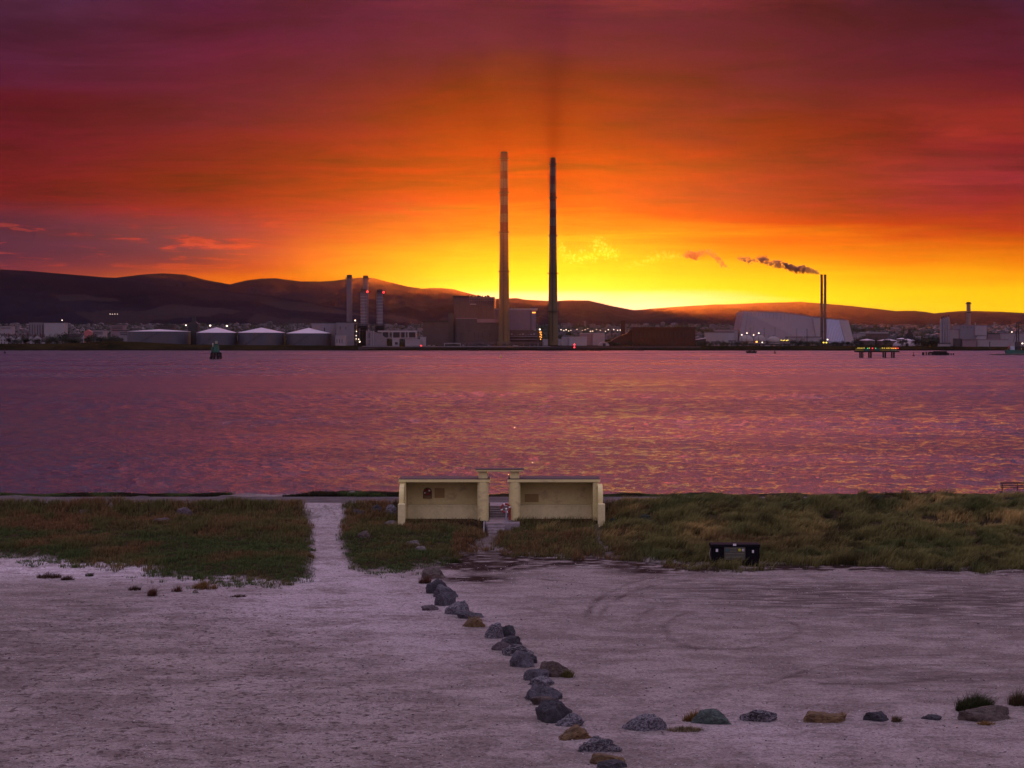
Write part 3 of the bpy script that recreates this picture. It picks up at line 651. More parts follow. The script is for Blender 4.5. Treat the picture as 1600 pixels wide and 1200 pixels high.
PLQ = mat('faded_notice', (.34,.24,.09), .7, .15, 3.)
yb = 136.09
def pnl(px0, px1, py0, py1, Y): return PX(px0, Y), PX(px1, Y), PZ(py1, Y), PZ(py0, Y)
a, b_, c_, d_ = pnl(679, 694.5, 763, 778, 135.)
fr = sh.part('notice_board', MB().box(a, b_, 135.05, 135.098, c_, d_), PLQ, label='square faded notice panel beside the ring cabinet')
a, b_, c_, d_ = pnl(820, 841.5, 772, 784.5, 135.)
fr = sh.part('notice_board', MB().box(a, b_, 135.05, 135.098, c_, d_), PLQ, label='wide faded notice panel in the right half')
# lifebuoy cabinet on the left back wall
CABM = mat('cabinet_brown', (.15,.09,.03), .6, .2, 3.); REDP = mat('red_paint', (.26,.03,.025), .45, .2, 4.); WHP = mat('white_paint', (.72,.70,.68), .5, .1, 4.)
kx, kz = PX(668, 135), PZ(770, 135)
lbx = Thing('lifebuoy_cabinet', (kx, 135.0, kz-.35), 'small brown arched cabinet with a red ring on the left inside wall of the shelter', 'lifebuoy cabinet')
ar = [(kx-.32, kz-.42), (kx+.32, kz-.42)] + [(kx+.32*math.cos(q), kz+.06+.32*math.sin(q)) for q in [math.pi*i/12 for i in range(13)]]
lbx.part('case', MB().prism(ar, 134.98, 135.098), CABM)
lbx.part('ring', MB().torus((kx, 134.93, kz+.06), .19, .055), REDP, smooth=True)
lbx.part('band', MB().box(kx+.08, kx+.2, 134.86, 134.90, kz+.12, kz+.22), WHP); lbx.part('band', MB().box(kx-.25, kx-.14, 134.86, 134.90, kz-.03, kz+.04), WHP)
lbx.part('shelf', MB().box(kx-.25, kx+.25, 134.92, 134.978, kz-.34, kz-.28), mat('shelf_tan', (.3,.2,.08), .6))
# steps through the gateway
st = Thing('steps', (-.95, 134, 1.5), 'flights of worn grey concrete steps running through the gap in the shelter', 'steps')
mb = MB().box(-1.66, -.24, 132.2, 135.0, 1.4, 2.08)
st.part('landing', mb, CONC, bevel=.02)
st.part('landing', MB().box(-1.9, .55, 131.0, 132.198, 1.3, 2.06), CONC, bevel=.02)
for i in range(5): st.part('tread', MB().box(-1.66, -.24, 135.002+.3*i, 135.30+.3*i+.002, 1.5, 2.08+.145*(i+1)), CONC, bevel=.012)
st.part('top_slab', MB().box(-1.66, -.24, 136.51, 139.0, 1.8, 2.81), CONC, bevel=.01)
for i in range(4): st.part('tread', MB().box(-1.75+.03*i, -.5-.04*i, 130.998-.42*(i+1), 130.996-.42*i, 1.0, 2.06-.17*(i+1)), CONC, bevel=.015)
st.part('side_kerb', MB().prism_x([(133.0,1.3),(133.0,2.1),(130.9,2.08),(129.2,1.45),(129.2,1.2)], -2.04, -1.95), CONC)
# galvanised post with lifebuoy ring behind
STEEL = mat('galvanised_steel', (.30,.30,.38), .45, .2, 2., metal=.3)
px_ = PX(791, 131.3)
hp_ = Thing('handrail_post', (px_, 131.3, 1.6), 'slim grey metal post standing on the steps in front of the gateway', 'post')
hp_.part('post', MB().cyl(px_, 131.3, 1.3, 3.02, .055, .055, 12), STEEL, smooth='auto'); hp_.part('cap', MB().ball((px_, 131.3, 3.05), .075, 8), WHP, smooth=True)
lb = Thing('lifebuoy', (px_-.08, 132.6, 2.55), 'red and white lifebuoy ring hanging by the right column of the gateway', 'lifebuoy')
cx_, cz_ = PX(790, 132.6), PZ(794, 132.6)
lb.part('ring', MB().torus((cx_, 132.6, cz_), .3, .075, n=32), REDP, smooth=True)
for q in (.3, 1.9, 3.5, 5.1):
    s_b = MB()
    s_b.tube((cx_+.3*math.cos(q-.16), 132.6, cz_+.3*math.sin(q-.16)), (cx_+.3*math.cos(q+.16), 132.6, cz_+.3*math.sin(q+.16)), .083, 10)
    lb.part('band', s_b, WHP, smooth='auto')
lbp = Thing('lifebuoy_stand', (PX(794, 132.7), 132.75, 2.05), 'red painted lifebuoy backing stand against the right gateway column', 'stand')
lbp.part('board', MB().prism([(cx_+.22, 2.08), (cx_+.38, 2.08), (cx_+.38, 3.1), (cx_+.27, 3.1)], 132.72, 132.78), REDP)
lbp.part('foot', MB().box(cx_+.05, cx_+.5, 132.64, 132.86, 2.062, 2.10), CONC)
# ================================================================== STORAGE BIN
BLK = mat('black_plastic', (.007,.006,.009), .8, .3, 2.)
BLK.node_tree.nodes['Principled BSDF'].inputs['Specular IOR Level'].default_value = .1
bx0, bx1 = PX(1109.5, 117.1), PX(1186, 117.1)
BB = ((bx0+bx1)/2, 117.1, .85)
bn_ = Thing('storage_container', BB, 'wide black beach equipment container with an information panel, standing at the foot of the dunes', 'container')
bn_.part('body', MB().box(bx0+.04, bx1-.04, 116.5, 117.7, .82, 1.98), BLK, bevel=.03)
bn_.part('lid', MB().box(bx0, bx1, 116.46, 117.75, 1.983, 2.2), BLK, bevel=.04)
for k in range(8): bn_.part('rib', MB().box(bx0+.12+k*(bx1-bx0-.32)/7, bx0+.2+k*(bx1-bx0-.32)/7, 116.47, 116.499, .95, 1.97), BLK)
SGN = mat('sign_face', (.055,.055,.04), .5, .15, 3.); TXT = mat('sign_text', (.12,.125,.09), .6, .1, 3.); TEAL = mat('teal_print', (.01,.11,.12), .5, .2, 6.); YEL = mat('lime_print', (.38,.42,.02), .5, .1, 3.); WH2 = mat('white_sticker', (.62,.62,.66), .6, .1, 3.)
def sx(px): return PX(px, 116.46)
def sz(py): return PZ(py, 116.46)
sg = bn_.part('sign_panel', MB().box(sx(1131.5), sx(1164.5), 116.43, 116.455, sz(875), sz(855)), SGN)
tx = MB()
def bar(x0, x1, y0, y1): tx.box(sx(x0), sx(x1), 116.420, 116.428, sz(y1), sz(y0))
r2 = random.Random(4)
for y0, xa_, xb_ in ((856.6, 1140.5, 1150.5), (860.3, 1140.8, 1150)):
    q = xa_
    while q < xb_-.4: w_ = r2.uniform(.7, 1.9); bar(q, min(q+w_, xb_), y0, y0+1.5); q += w_+.25
for y0 in (864., 868.4, 870.6):
    q = 1133.5
    while q < 1161.5: w_ = r2.uniform(1., 3.4); bar(q, min(q+w_, 1162), y0, y0+(1.9 if y0 < 865 else 1.3)); q += w_+.45
bn_.part('lettering', tx, TXT, parent=sg)
em = MB().torus((sx(1136.2), 116.425, sz(859.3)), .075, .02, n=16, m=4).box(sx(1133.4), sx(1136), 116.42, 116.428, sz(861), sz(858.6)).box(sx(1136.8), sx(1138.4), 116.42, 116.428, sz(861.8), sz(860))
bn_.part('emblem', em, TEAL, parent=sg)
bn_.part('emblem', MB().torus((sx(1155.6), 116.424, sz(859.4)), .05, .05, n=16, m=6), YEL, parent=sg, label='lime green round emblem')
bn_.part('emblem', MB().box(sx(1159.2), sx(1160.2), 116.42, 116.428, sz(861), sz(857.6)).box(sx(1160.2), sx(1163), 116.42, 116.428, sz(858.6), sz(857.6)).box(sx(1160.2), sx(1163), 116.42, 116.428, sz(861), sz(860.1)), WH2, parent=sg, label='white letter C mark')
for q, (a, b_, c_, d_) in enumerate(((1145.3, 1150.3, 849.6, 852.8), (1118.6, 1122, 857.8, 862.2), (1174.4, 1178, 859.6, 864))):
    yf = 116.43 if q == 0 else 116.47
    bn_.part('sticker', MB().box(sx(a), sx(b_), yf, yf+.025, sz(d_), sz(c_)), WH2)
bn_.part('rope_handle', MB().tube((bx0-.02, 116.7, 1.95), (bx0-.07, 116.72, 1.55), .018).tube((bx0-.07, 116.72, 1.55), (bx0-.02, 116.75, 1.2), .018), mat('pale_rope', (.35,.33,.3), .9))
# ================================================================== BENCH ON THE PROMENADE
WOOD = mat('dark_wood', (.045,.02,.018), .7, .3, 2., (1, 8, 8)); IRON = mat('dark_iron', (.02,.015,.018), .6)
bX, bY = PX(1562.5, 143.), 143.0
bt = Thing('park_bench', (bX+1.6, bY, 2.8), 'dark slatted wooden bench facing the sea at the right end of the promenade', 'bench')
for k, z_ in enumerate((3.64, 3.79, 3.96)): bt.part('back_slat', MB().box(bX, bX+3.4, bY-.06-.03*k, bY-.02-.03*k, z_-(.035 if k < 2 else .05), z_+(.035 if k < 2 else .06)), WOOD, bevel=.008)
for k in range(4): bt.part('seat_slat', MB().box(bX, bX+3.4, bY+.03+.12*k, bY+.13+.12*k, 3.24, 3.28), WOOD, bevel=.008)
for q in (.12, 1.3, 2.5, 3.28):
    bt.part('leg_frame', MB().box(bX+q, bX+q+.07, bY-.02, bY+.5, 3.17, 3.238).box(bX+q, bX+q+.07, bY+.42, bY+.5, 2.806, 3.17).box(bX+q, bX+q+.07, bY-.019, bY+.05, 2.806, 3.169).prism_x([(bY-.02, 3.2), (bY+.03, 3.2), (bY-.06, 4.0), (bY-.1, 4.0)], bX+q+.005, bX+q+.065), IRON)
# ================================================================== ROCKS
def rockmat(name, base, dark, streak, amt, scale=3.):
    m, t, b = newmat(name); co_ = t.new('ShaderNodeTexCoord').outputs['Object']
    n1 = t.noise(co_, scale*.9, 7, .7, .5); n2 = t.noise(co_, scale*2.4, 6, .75); vn = t.noise(t.mapping(co_, (1, 1, 2.2), (.5, .3, .8)), scale*1.1, 6, .72, 1.6)
    c = t.mix(t.remap(n1, .34, .64), dark, base)
    vein = t.math('ABSOLUTE', t.math('SUBTRACT', vn, .5))
    c = t.mix(t.math('MULTIPLY', t.remap(vein, .022+.05*amt, .005), min(1, .35+amt)), c, streak)
    c = t.mix(t.math('MULTIPLY', t.math('MULTIPLY', t.remap(n2, .56, .66), t.remap(n1, .60-.3*amt, .66-.3*amt)), .8), c, streak)
    t.put(b.inputs['Base Color'], c); b.inputs['Roughness'].default_value = .85
    t.put(b.inputs['Normal'], t.bump(t.math('ADD', t.math('MULTIPLY', n1, .7), t.math('MULTIPLY', n2, .35)), .12)); return m
RM = dict(
 grey=rockmat('rock_grey', (0.062,0.057,0.074), (0.017,0.015,0.021), (0.164,0.147,0.169), .15),
 dark=rockmat('rock_dark', (0.033,0.030,0.040), (0.010,0.009,0.013), (0.092,0.084,0.104), .05),
 fleck=rockmat('rock_flecked', (0.060,0.055,0.071), (0.013,0.012,0.018), (0.223,0.205,0.232), .55),
 vein=rockmat('rock_veined', (0.030,0.027,0.038), (0.011,0.010,0.014), (0.268,0.246,0.268), .35, 1.8),
 brown=rockmat('rock_brown', (0.077,0.055,0.047), (0.027,0.019,0.015), (0.142,0.109,0.092), .15),
 tan=rockmat('rock_tan', (0.147,0.087,0.033), (0.060,0.035,0.015), (0.109,0.077,0.049), .1),
 green=rockmat('rock_green', (0.038,0.065,0.055), (0.011,0.021,0.018), (0.136,0.147,0.142), .2),
 pale=rockmat('rock_pale', (0.164,0.142,0.131), (0.071,0.060,0.055), (0.187,0.170,0.161), .2),
 mauve=rockmat('rock_mauve', (0.092,0.065,0.077), (0.033,0.025,0.030), (0.164,0.136,0.153), .15))
def make_rock(name, px, pyb, wpx, hpx, style, label, seed, cat='rock', depth=.8, group='boulders lining the beach', tilt=0., peak=0., z0=None, Yo=None, jag=.12):
    z0_ = .82 if z0 is None else z0
    if Yo is None: x, y = G(px, pyb, z0_); 
    else: x, y = PX(px, Yo), Yo
    if z0 is not None and Yo is None: z0_ = z0
    sc = F/y; w_ = wpx/sc*1.2; h_ = hpx/sc*(1.12 if px < 980 else 1.0); dp = w_*depth; y += dp*.35
    r = random.Random(seed); bm = bmesh.new(); bmesh.ops.create_icosphere(bm, subdivisions=5, radius=1.)
    pls = []
    for i in range(20):
        n = Vector((r.gauss(0,1), r.gauss(0,1), r.gauss(0,1)*.9)).normalized(); pls.append((n, r.uniform(.56, .92)))
    off = Vector((r.uniform(0,50), r.uniform(0,50), r.uniform(0,50)))
    for v in bm.verts:
        d = v.co.normalized(); rad = 1.12
        for n, k in pls:
            q = n.dot(d)
            if q > .05: rad = min(rad, k/q)
        rad *= 1 + jag*mnoise.noise(d*1.7+off) + jag*.8*mnoise.noise(d*4+off) + jag*.35*mnoise.noise(d*11+off) + jag*.16*mnoise.noise(d*26+off)
        p = d*rad; p.z += peak*max(0, 1-abs(p.x-.15))*max(0, p.z)
        v.co = p
    zt = max(v.co.z for v in bm.verts); xw = max(v.co.x for v in bm.verts)-min(v.co.x for v in bm.verts); x_0 = (max(v.co.x for v in bm.verts)+min(v.co.x for v in bm.verts))/2
    for v in bm.verts: v.co = Vector(((v.co.x-x_0)/xw*w_, v.co.y*.5*dp, (v.co.z/zt)**(.78 if not peak else .85)*(h_*.88) if v.co.z > 0 else v.co.z*h_*.3))
    me = bpy.data.meshes.new(name); bm.to_mesh(me); bm.free(); me.polygons.foreach_set('use_smooth', [True]*len(me.polygons)); me.set_sharp_from_angle(angle=math.radians(28))
    me.materials.append(RM[style]); o = bpy.data.objects.new(name, me); COL.objects.link(o); o.location = (x, y, z0_ - h_*.07); o.rotation_euler = (0, math.radians(tilt), 0)
    return props(o, label, cat, group)
RK = [
 (678,905,36,19,'brown','pale brownish boulder at the top end of the line, against the grass'),
 (683,929,31,25,'dark','blue-black rounded boulder just below the brownish one that touches the grass'),
 (696,935,33,23,'grey','grey boulder with a pale crest, third from the grass in the boulder line'),
 (695,948,29,24,'grey','squat dark grey boulder wedged between the pale-crested boulder and the white-flecked one'),
 (714,962,34,25,'fleck','white-flecked boulder leaning left, above the small brown grassy stone'),
 (672,955,25,10,'mauve','small flat reddish rock lying alone left of the boulder line'),
 (735,968,37,14,'grey','low grey rock half buried behind the brown grassy stone'),
 (740,981,31,18,'tan','rounded tawny stone with dry grass over it in the upper boulder line'),
 (770,998,31,27,'fleck','lichen-speckled boulder left of the smooth dark round one'),
 (790,996,26,20,'dark','smooth dark round boulder on the right of the lichen-speckled one'),
 (797,1009,32,16,'dark','dark low slab under the smooth round boulder'),
 (783,1017,26,15,'mauve','purplish low rock jutting left beneath the dark slab'),
 (809,1026,43,20,'vein','white-streaked flat-topped boulder in the middle of the line'),
 (816,1043,34,27,'grey','drab rounded boulder below the white-streaked flat-topped one'),
 (832,1037,14,14,'dark','smallest dark stone tucked beside the drab rounded boulder'),
 (862,1058,45,27,'brown','broad brown mossy boulder standing out to the right of the line'),
 (836,1064,40,18,'grey','low dull grey boulder left of the broad brown mossy one'),
 (845,1072,37,15,'fleck','narrow flecked rock resting on the long flat slab'),
 (847,1095,55,26,'grey','long flat grey slab with a squared left end'),
 (853,1103,41,16,'brown','brown-grey rock showing behind the big dark pointed boulder'),
 (866,1130,49,40,'dark','biggest dark pointed boulder of the lower line'),
 (890,1137,40,23,'fleck','grey boulder with rust-orange spots beside the big pointed one'),
 (897,1158,48,24,'tan','smooth ochre boulder, the one above the jagged black and white rock'),
 (938,1178,59,28,'vein','jagged black rock splashed with white near the bottom edge'),
 (948,1196,50,18,'tan','ochre rock at the bottom edge, partly behind a blue-black one'),
 (957,1203,43,14,'dark','blue-black rock cut by the bottom edge of the picture'),
 (1008,1144,59,31,'fleck','dark white-scarred boulder, leftmost of the row across the right foreground'),
 (1112,1133,53,27,'green','green-tinged boulder with dry grass at its left side'),
 (1187,1129,50,24,'vein','dark boulder crossed by a bright white vein'),
 (1288,1131,66,20,'tan','long low ochre rock with a green end'),
 (1372,1128,37,18,'dark','small blue-grey rock between the ochre one and the smallest one in the right row'),
 (1456,1126,29,10,'dark','smallest flat rock of the right row'),
 (1540,1128,70,27,'brown','large weathered brown boulder in front of a grassy mound at the right'),
]
for i, (px, pyb, wp, hp__, sty, lab) in enumerate(RK):
    g_ = 'boulders across the right foreground' if px > 980 else 'boulders running down the beach'
    make_rock('boulder', px, pyb, wp, hp__, sty, lab, 100+i, 'boulder', .75 if wp < 50 else .6, g_, 0, .5 if ('pointed' in lab or 'jagged' in lab) else 0, jag=.2 if 'jagged' in lab else .13)
# stones in the banks
def on_bank(px, py):
    """find the ground point seen at a pixel"""
    lo, hi = 100., 140.
    for _ in range(40):
        mid = (lo+hi)/2; x = PX(px, mid); z = gz(x, mid)
        if z > PZ(py, mid): hi = mid
        else: lo = mid
    return x, mid, z
BK = [(588,802,24,12,'dark','dark round boulder left of the shelter, beside the bluish-white one'), (609,803,18,14,'fleck','bluish-white stone against the left end of the shelter'),
 (612,822,22,7,'pale','flat pale stone lying below the left end of the shelter'), (568,841,20,10,'brown','brownish stone half hidden in grass right of the sandy track'),
 (644,854,20,8,'pale','flat pale stone, left one of the pair in the grass below the shelter'), (657,862,16,7,'pale','flat pale stone, right and lower one of the pair below the shelter'),
 (287,808,23,14,'mauve','rounded mauve boulder set in the grassy bank at the left'), (250,817,26,6,'mauve','long flat stone left of and below the mauve boulder'),
 (174,796,10,9,'pale','small whitish stone near the top of the left bank'), (130,806,18,8,'brown','brown stone showing through the top of the left bank'),
 (560,806,20,9,'dark','dark flat stone by the top of the sandy track'), (305,927,8,4,'pale','small white pebble beside dry grass on the left sand')]
for i, (px, pyb, wp, hp__, sty, lab) in enumerate(BK):
    x, y, z = on_bank(px, pyb); make_rock('stone', px, pyb, wp, hp__+3, sty, lab, 300+i, 'stone', .7, 'stones set in the grassy bank', z0=z-.02, Yo=y)
make_rock('stone', 550, 777, 14, 8, 'pale', 'white stone on the verge of the promenade above the sandy track', 340, 'stone', .7, None, z0=2.8, Yo=144.9)
# ---------------------------------------------------------------- grass tufts on the sand
def tuft(px, py, wpx, hpx, col, label, seed, n=260, name='grass_tuft', group='dry tufts on the sand', z0=.83):
    x, y = G(px, py, z0); sc = F/y; w_ = wpx/sc*.5; h_ = hpx/sc*1.7+.05
    r = np.random.default_rng(seed); q = int(n/9)+3
    a = r.uniform(0, 6.28, q); rad = np.sqrt(r.uniform(0,1,q))*w_*.9; pts = np.stack([np.cos(a)*rad, np.sin(a)*rad*.6], -1)
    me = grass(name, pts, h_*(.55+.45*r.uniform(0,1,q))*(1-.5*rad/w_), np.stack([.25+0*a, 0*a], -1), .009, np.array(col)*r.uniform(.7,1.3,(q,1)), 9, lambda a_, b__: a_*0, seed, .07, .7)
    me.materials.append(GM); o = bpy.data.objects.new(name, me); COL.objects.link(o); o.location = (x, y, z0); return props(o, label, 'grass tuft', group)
O_ = (.17,.095,.03); R_ = (.085,.035,.02); GR_ = (.035,.045,.012); D_ = (.06,.03,.018)
for a in [(318,921,44,12,O_,'orange dry tuft by the white pebble on the left sand'), (238,931,18,14,R_,'upright reddish weed tuft on the left sand'), (210,922,22,7,D_,'sparse dark tuft left of the upright reddish weed'), (276,925,16,9,R_,'small red-brown tuft between the reddish weed and the orange tuft'),
 (75,903,44,8,D_,'low brown straggly tuft at the far left of the sand'), (105,906,22,7,D_,'small dark tuft right of the straggly brown one at the far left'), (140,900,14,6,GR_,'tiny green tuft near the left grass edge'), (372,933,26,5,D_,'flattened dark tuft in the middle of the left sand'),
 (664,912,22,13,R_,'russet tuft beside the topmost boulder'), (741,972,24,9,O_,'dry yellow grass growing over the tawny stone'), (888,1058,22,13,(.11,.10,.03),'yellow-green tuft right of the broad brown boulder'), (850,1086,26,8,(.12,.08,.045),'thin straw tuft behind the long flat slab'),
 (1083,1127,34,18,O_,'orange dry grass left of the green-tinged boulder'), (1070,1142,60,7,(.13,.10,.05),'thin straw spread between the first two boulders of the right row'), (1312,1124,18,12,O_,'dry tuft at the right end of the long ochre rock'), (1400,1128,18,10,(.10,.07,.04),'straggly tuft right of the small blue-grey rock'),
 (1590,1103,34,24,(.06,.045,.02),'dark grass tuft at the right edge of the picture'), (702,880,40,10,GR_,'green tuft at the tip of the middle grass bank'), (1540,1132,30,5,O_,'dry wisps at the foot of the large brown boulder')]:
    tuft(*a[:6], seed=int(a[0]*7+a[1]), n=int(a[2]*14))
tuft(1522, 1112, 58, 26, (.035,.04,.014), 'dense green grassy mound behind the large brown boulder', 77, n=2600, group=None, name='grass_mound')
# dark leafy shrubs on the dune by the shelter
LEAF = mat('shrub_leaf', (.018,.028,.012), .7, .4, 3.)
def shrub(px, py, wpx, hpx, label, seed):
    x, y, z = on_bank(px, py); sc = F/y; w_ = wpx/sc/2; h_ = hpx/sc; r = random.Random(seed); mb = MB()
    T = Thing('shrub', (x, y, z), label, 'shrub', 'dark shrubs on the dune')
    for k in range(700):
        a = r.uniform(0, 6.28); b = r.random()**.5; q = r.random(); p = Vector((x+math.cos(a)*w_*b*(1-.4*q), y+math.sin(a)*w_*b*(1-.4*q), z+h_*q*(1-.35*b)+.03))
        u = Vector((r.gauss(0,1), r.gauss(0,1), r.gauss(0,1))).normalized()*.05; v_ = u.orthogonal()*.6
        mb.add([p-u, p+v_, p+u, p-v_], [(0,1,2,3)])
    T.part('foliage', mb, LEAF); s_ = MB()
    for k in range(5): s_.tube((x, y, z-.05), (x+r.uniform(-.6,.6)*w_, y+r.uniform(-.5,.5)*w_, z+h_*.7), .015, 5, .006)
    T.part('stem', s_, mat('shrub_stem', (.03,.02,.015), .9))
shrub(1008, 816, 26, 14, 'dark leafy shrub on the dune top right of the shelter, the larger one', 5)
shrub(958, 818, 15, 9, 'small dark shrub between the shelter and the larger shrub', 6)
shrub(1366, 782, 34, 10, 'dark bush breaking the dune skyline in the middle right', 8)
shrub(1578, 786, 30, 10, 'dark bush on the dune skyline below the bench', 9)
# ================================================================== FAR SHORE
def W(px0, px1, py0, py1, Y):  # x0,x1,z0,z1
    return PX(px0, Y), PX(px1, Y), PZ(py1, Y), PZ(py0, Y)
def bx(mb, px0, px1, py0, py1, Y, dep, zlow=None):
    a, b, c, d = W(px0, px1, py0, py1, Y); return mb.box(a, b, Y, Y+dep, c if zlow is None else zlow, d)
LG = 3.6   # level the far buildings rise from
M_GREY = mat('clad_grey', (0.158,0.132,0.158), .55, .15, .06, (1,1,.15)); M_DGREY = mat('clad_dark', (0.054,0.038,0.041), .7, .2, .08, (1,1,.2))
M_WHITE = mat('clad_white', (.26,.23,.25), .6, .12, .08, (1,1,.2)); M_PALE = mat('clad_pale', (0.245,0.198,0.218), .6, .15, .07, (1,1,.15))
M_MAUVE = mat('clad_mauve', (0.180,0.112,0.132), .6, .15, .06, (1,1,.15)); M_BROWN = mat('clad_brown', (0.094,0.050,0.046), .7, .2, .06, (1,1,.2))
M_DARK = mat('dark_steel', (0.014,0.011,0.013), .6, .3, .2); M_ROOF = mat('pale_roof', (0.432,0.376,0.436), .55, .08, .1); M_TANK = mat('tank_shell', (0.061,0.059,0.076), .42, .12, .05, (1,1,.1))
M_CONC = mat('chimney_concrete', (.12,.078,.036), .8, .15, .06, (1,1,.12)); M_RED = mat('chimney_red', (.085,.018,.013), .7, .15, .1, (1,1,.3)); M_WHT = mat('chimney_white', (.105,.072,.055), .7, .12, .1, (1,1,.3))
M_BRICK = mat('old_brick', (.055,.019,.012), .9, .3, .12); M_WIN = mat('window_dark', (0.014,0.012,0.015), .3, .2, 1.); M_LEAD = mat('stack_metal', (.14,.11,.13), .45, .15, .2, (1,1,.2), metal=.35)
M_SLATE = mat('slate_roof', (0.036,0.026,0.032), .8, .2, .2); M_GREEN = mat('beacon_green', (0.000,0.066,0.041), .6, .3, .6); M_TIMB = mat('wet_timber', (0.013,0.008,0.008), .9, .3, 1.); M_ROCKS = mat('breakwater_rock', (0.022,0.015,0.015), .95, .4, .5, bump=.3)
L_WHITE = emis('lamp_white', (1.,.80,.60), 2.8); L_RED = emis('lamp_red', (1., .04, .05), 3.5); L_ORG = emis('lamp_amber', (1., .38, .06), 2.5); L_YEL = emis('lamp_yellow', (1., .75, .10), 1.6); L_GRN = emis('lamp_green', (.05, 1., .35), 1.2)
def rim(mb, px0, px1, py, Y, dep, h=.9, o=.6):
    a, b, _, d = W(px0, px1, py, py, Y); return mb.box(a-o, b+o, Y-o, Y+dep+o, d+.003, d+h)
# ---- the two great chimneys
def chimney(name, label, Y, cx0, top, wb, wt, ys_, plats, lastc):
    x = PX(cx0[1], Y); z1 = PZ(top, Y); z0 = LG-1
    T = Thing(name, (x, Y, LG), label, 'chimney', 'twin red and white chimneys')
    rb = wb/2*Y/F; rt = wt/2*Y/F; ybase = 532
    def R(z): 
        q = (z-z0)/(z1-z0); return rb+(rt-rb)*(q**.8)
    edges = [top]+ys_; zs = [PZ(e, Y) for e in edges]
    prof = [(z0+(zs[-1]-z0)*i/10, R(z0+(zs[-1]-z0)*i/10)) for i in range(11)]
    T.part('shaft', MB().lathe(x, Y, prof, 36), M_CONC, smooth='auto')
    for i in range(len(zs)-1):
        T.part('band', MB().lathe(x, Y, [(zs[i+1]+.002, R(zs[i+1])), (zs[i], R(zs[i]))], 36), M_RED if i % 2 == 0 else M_WHT, smooth='auto')
    T.part('crown', MB().lathe(x, Y, [(z1+.003, rt*.98), (z1+1.2, rt*.98)], 30), M_DARK, smooth='auto')
    for p in plats:
        z = PZ(p, Y); r = R(z); g = MB().lathe(x, Y, [(z-.2, r+.02), (z-.2, r+1.5), (z+.25, r+1.5), (z+.25, r+.02)], 30, cap=False)
        for k in range(20):
            a = 2*math.pi*k/20; g.tube((x+(r+1.45)*math.cos(a), Y+(r+1.45)*math.sin(a), z+.25), (x+(r+1.45)*math.cos(a), Y+(r+1.45)*math.sin(a), z+1.5), .07, 4)
        g.torus((x, Y, z+1.5), r+1.45, .09, axis='z', n=30, m=4); T.part('gallery', g, M_DARK)
    T.part('ladder', MB().tube((x-.9, Y-rb-.25, z0), (x-.9, Y-rt-.25, z1-2), .12, 4).tube((x-.3, Y-rb-.25, z0), (x-.3, Y-rt-.25, z1-2), .12, 4), M_DARK)
    T.part('base_collar', MB().lathe(x, Y, [(z0, rb+1.2), (LG+5, rb+1.0)], 30), M_CONC, smooth='auto')
    return T
chimney('chimney', 'taller banded chimney, the left one of the towering pair, nearer the stepped power station', 1976, (0, 787.6), 239, 18.2, 11, [252.5,267,279.5,294,307,320.5,334,347.5,364,374.5], [249,302,364,425], 0)
chimney('chimney', 'slightly shorter banded chimney, the right one of the towering pair, standing where the sun sets', 2032, (0, 864.0), 248, 16.6, 8.4, [261,275,288,301,314,327,340,353,367,380], [257.5,310,369,428,487], 0)
# ---- power station
Y = 1996
P = Thing('power_station', (PX(735, Y), Y, LG), 'big stepped brown power station block behind the left tall chimney', 'power station')
P.part('turbine_hall', bx(MB(), 661, 700, 503, 540, Y, 60, LG-1), M_DGREY); P.part('parapet', rim(MB(), 660, 700, 503.5, Y, 60, 2.0), M_DARK)
P.part('stair_tower', bx(MB(), 700.2, 709, 490, 540, Y+1, 60, LG-1), M_DGREY); P.part('parapet', rim(MB(), 700.6, 709, 490.3, Y+1, 60, .9, .2), M_DARK)
P.part('boiler_house', bx(MB(), 709.3, 773, 464, 540, Y+3, 70, LG-1), M_BROWN); P.part('parapet', rim(MB(), 708.5, 733, 464.5, Y+3, 70, 1.6), M_DARK)
P.part('lower_block', bx(MB(), 712, 781, 498, 540, Y-6, 8.8, LG-1), M_DGREY); P.part('parapet', rim(MB(), 712, 745, 498, Y-6, 8, .8, .2), M_MAUVE)
P.part('canopy_strip', bx(MB(), 745.5, 780, 498.4, 504, Y-7, .9), M_MAUVE)
g = MB()
for k in range(12):
    xk = 733.5+k*3.4; bx(g, xk, xk+.5, 465.5, 474, Y+2, .9)
bx(g, 733, 773, 465, 466.2, Y+1.8, .15); bx(g, 733, 773, 469, 469.7, Y+1.8, .15)
P.part('louvre_gallery', g, M_MAUVE)
P.part('ledge', bx(MB(), 734, 744, 474.6, 476, Y+1, 1.9), M_WHITE)
r_ = random.Random(3); g = MB()
for k in range(16):
    xk = r_.uniform(724, 770); P.part('roof_unit', bx(MB(), xk, xk+r_.uniform(.8, 3.5), 463.9-r_.uniform(.8, 3.2), 464.4, Y+12+2.5*k, 2.), M_DARK)
g = MB()
for k, px in enumerate((713, 720, 741, 747, 753, 765)): bx(g, px, px+1.1, 520, 527, Y-6.12, .1)
for px in (731, 734, 757): bx(g, px, px+1.6, 516, 518, Y-6.12, .1)
P.part('window', g, M_WIN)
g = MB()
for px in (718, 727, 747, 760): bx(g, px, px+.25, 478, 497, Y+2.88, .1)
P.part('downpipe', g, M_DARK)
Y = 2018
P = Thing('boiler_building', (PX(815, Y), Y, LG), 'pale rose rectangular boiler building between the two tall chimneys', 'industrial building')
P.part('walls', bx(MB(), 770, 838.5, 484, 515.5, Y, 50), M_MAUVE); P.part('roof_rim', rim(MB(), 769, 839.3, 484.2, Y, 50, 1.7), M_WHITE); P.part('base', bx(MB(), 772, 843, 516, 541, Y-2, 54, LG-1), M_BROWN)
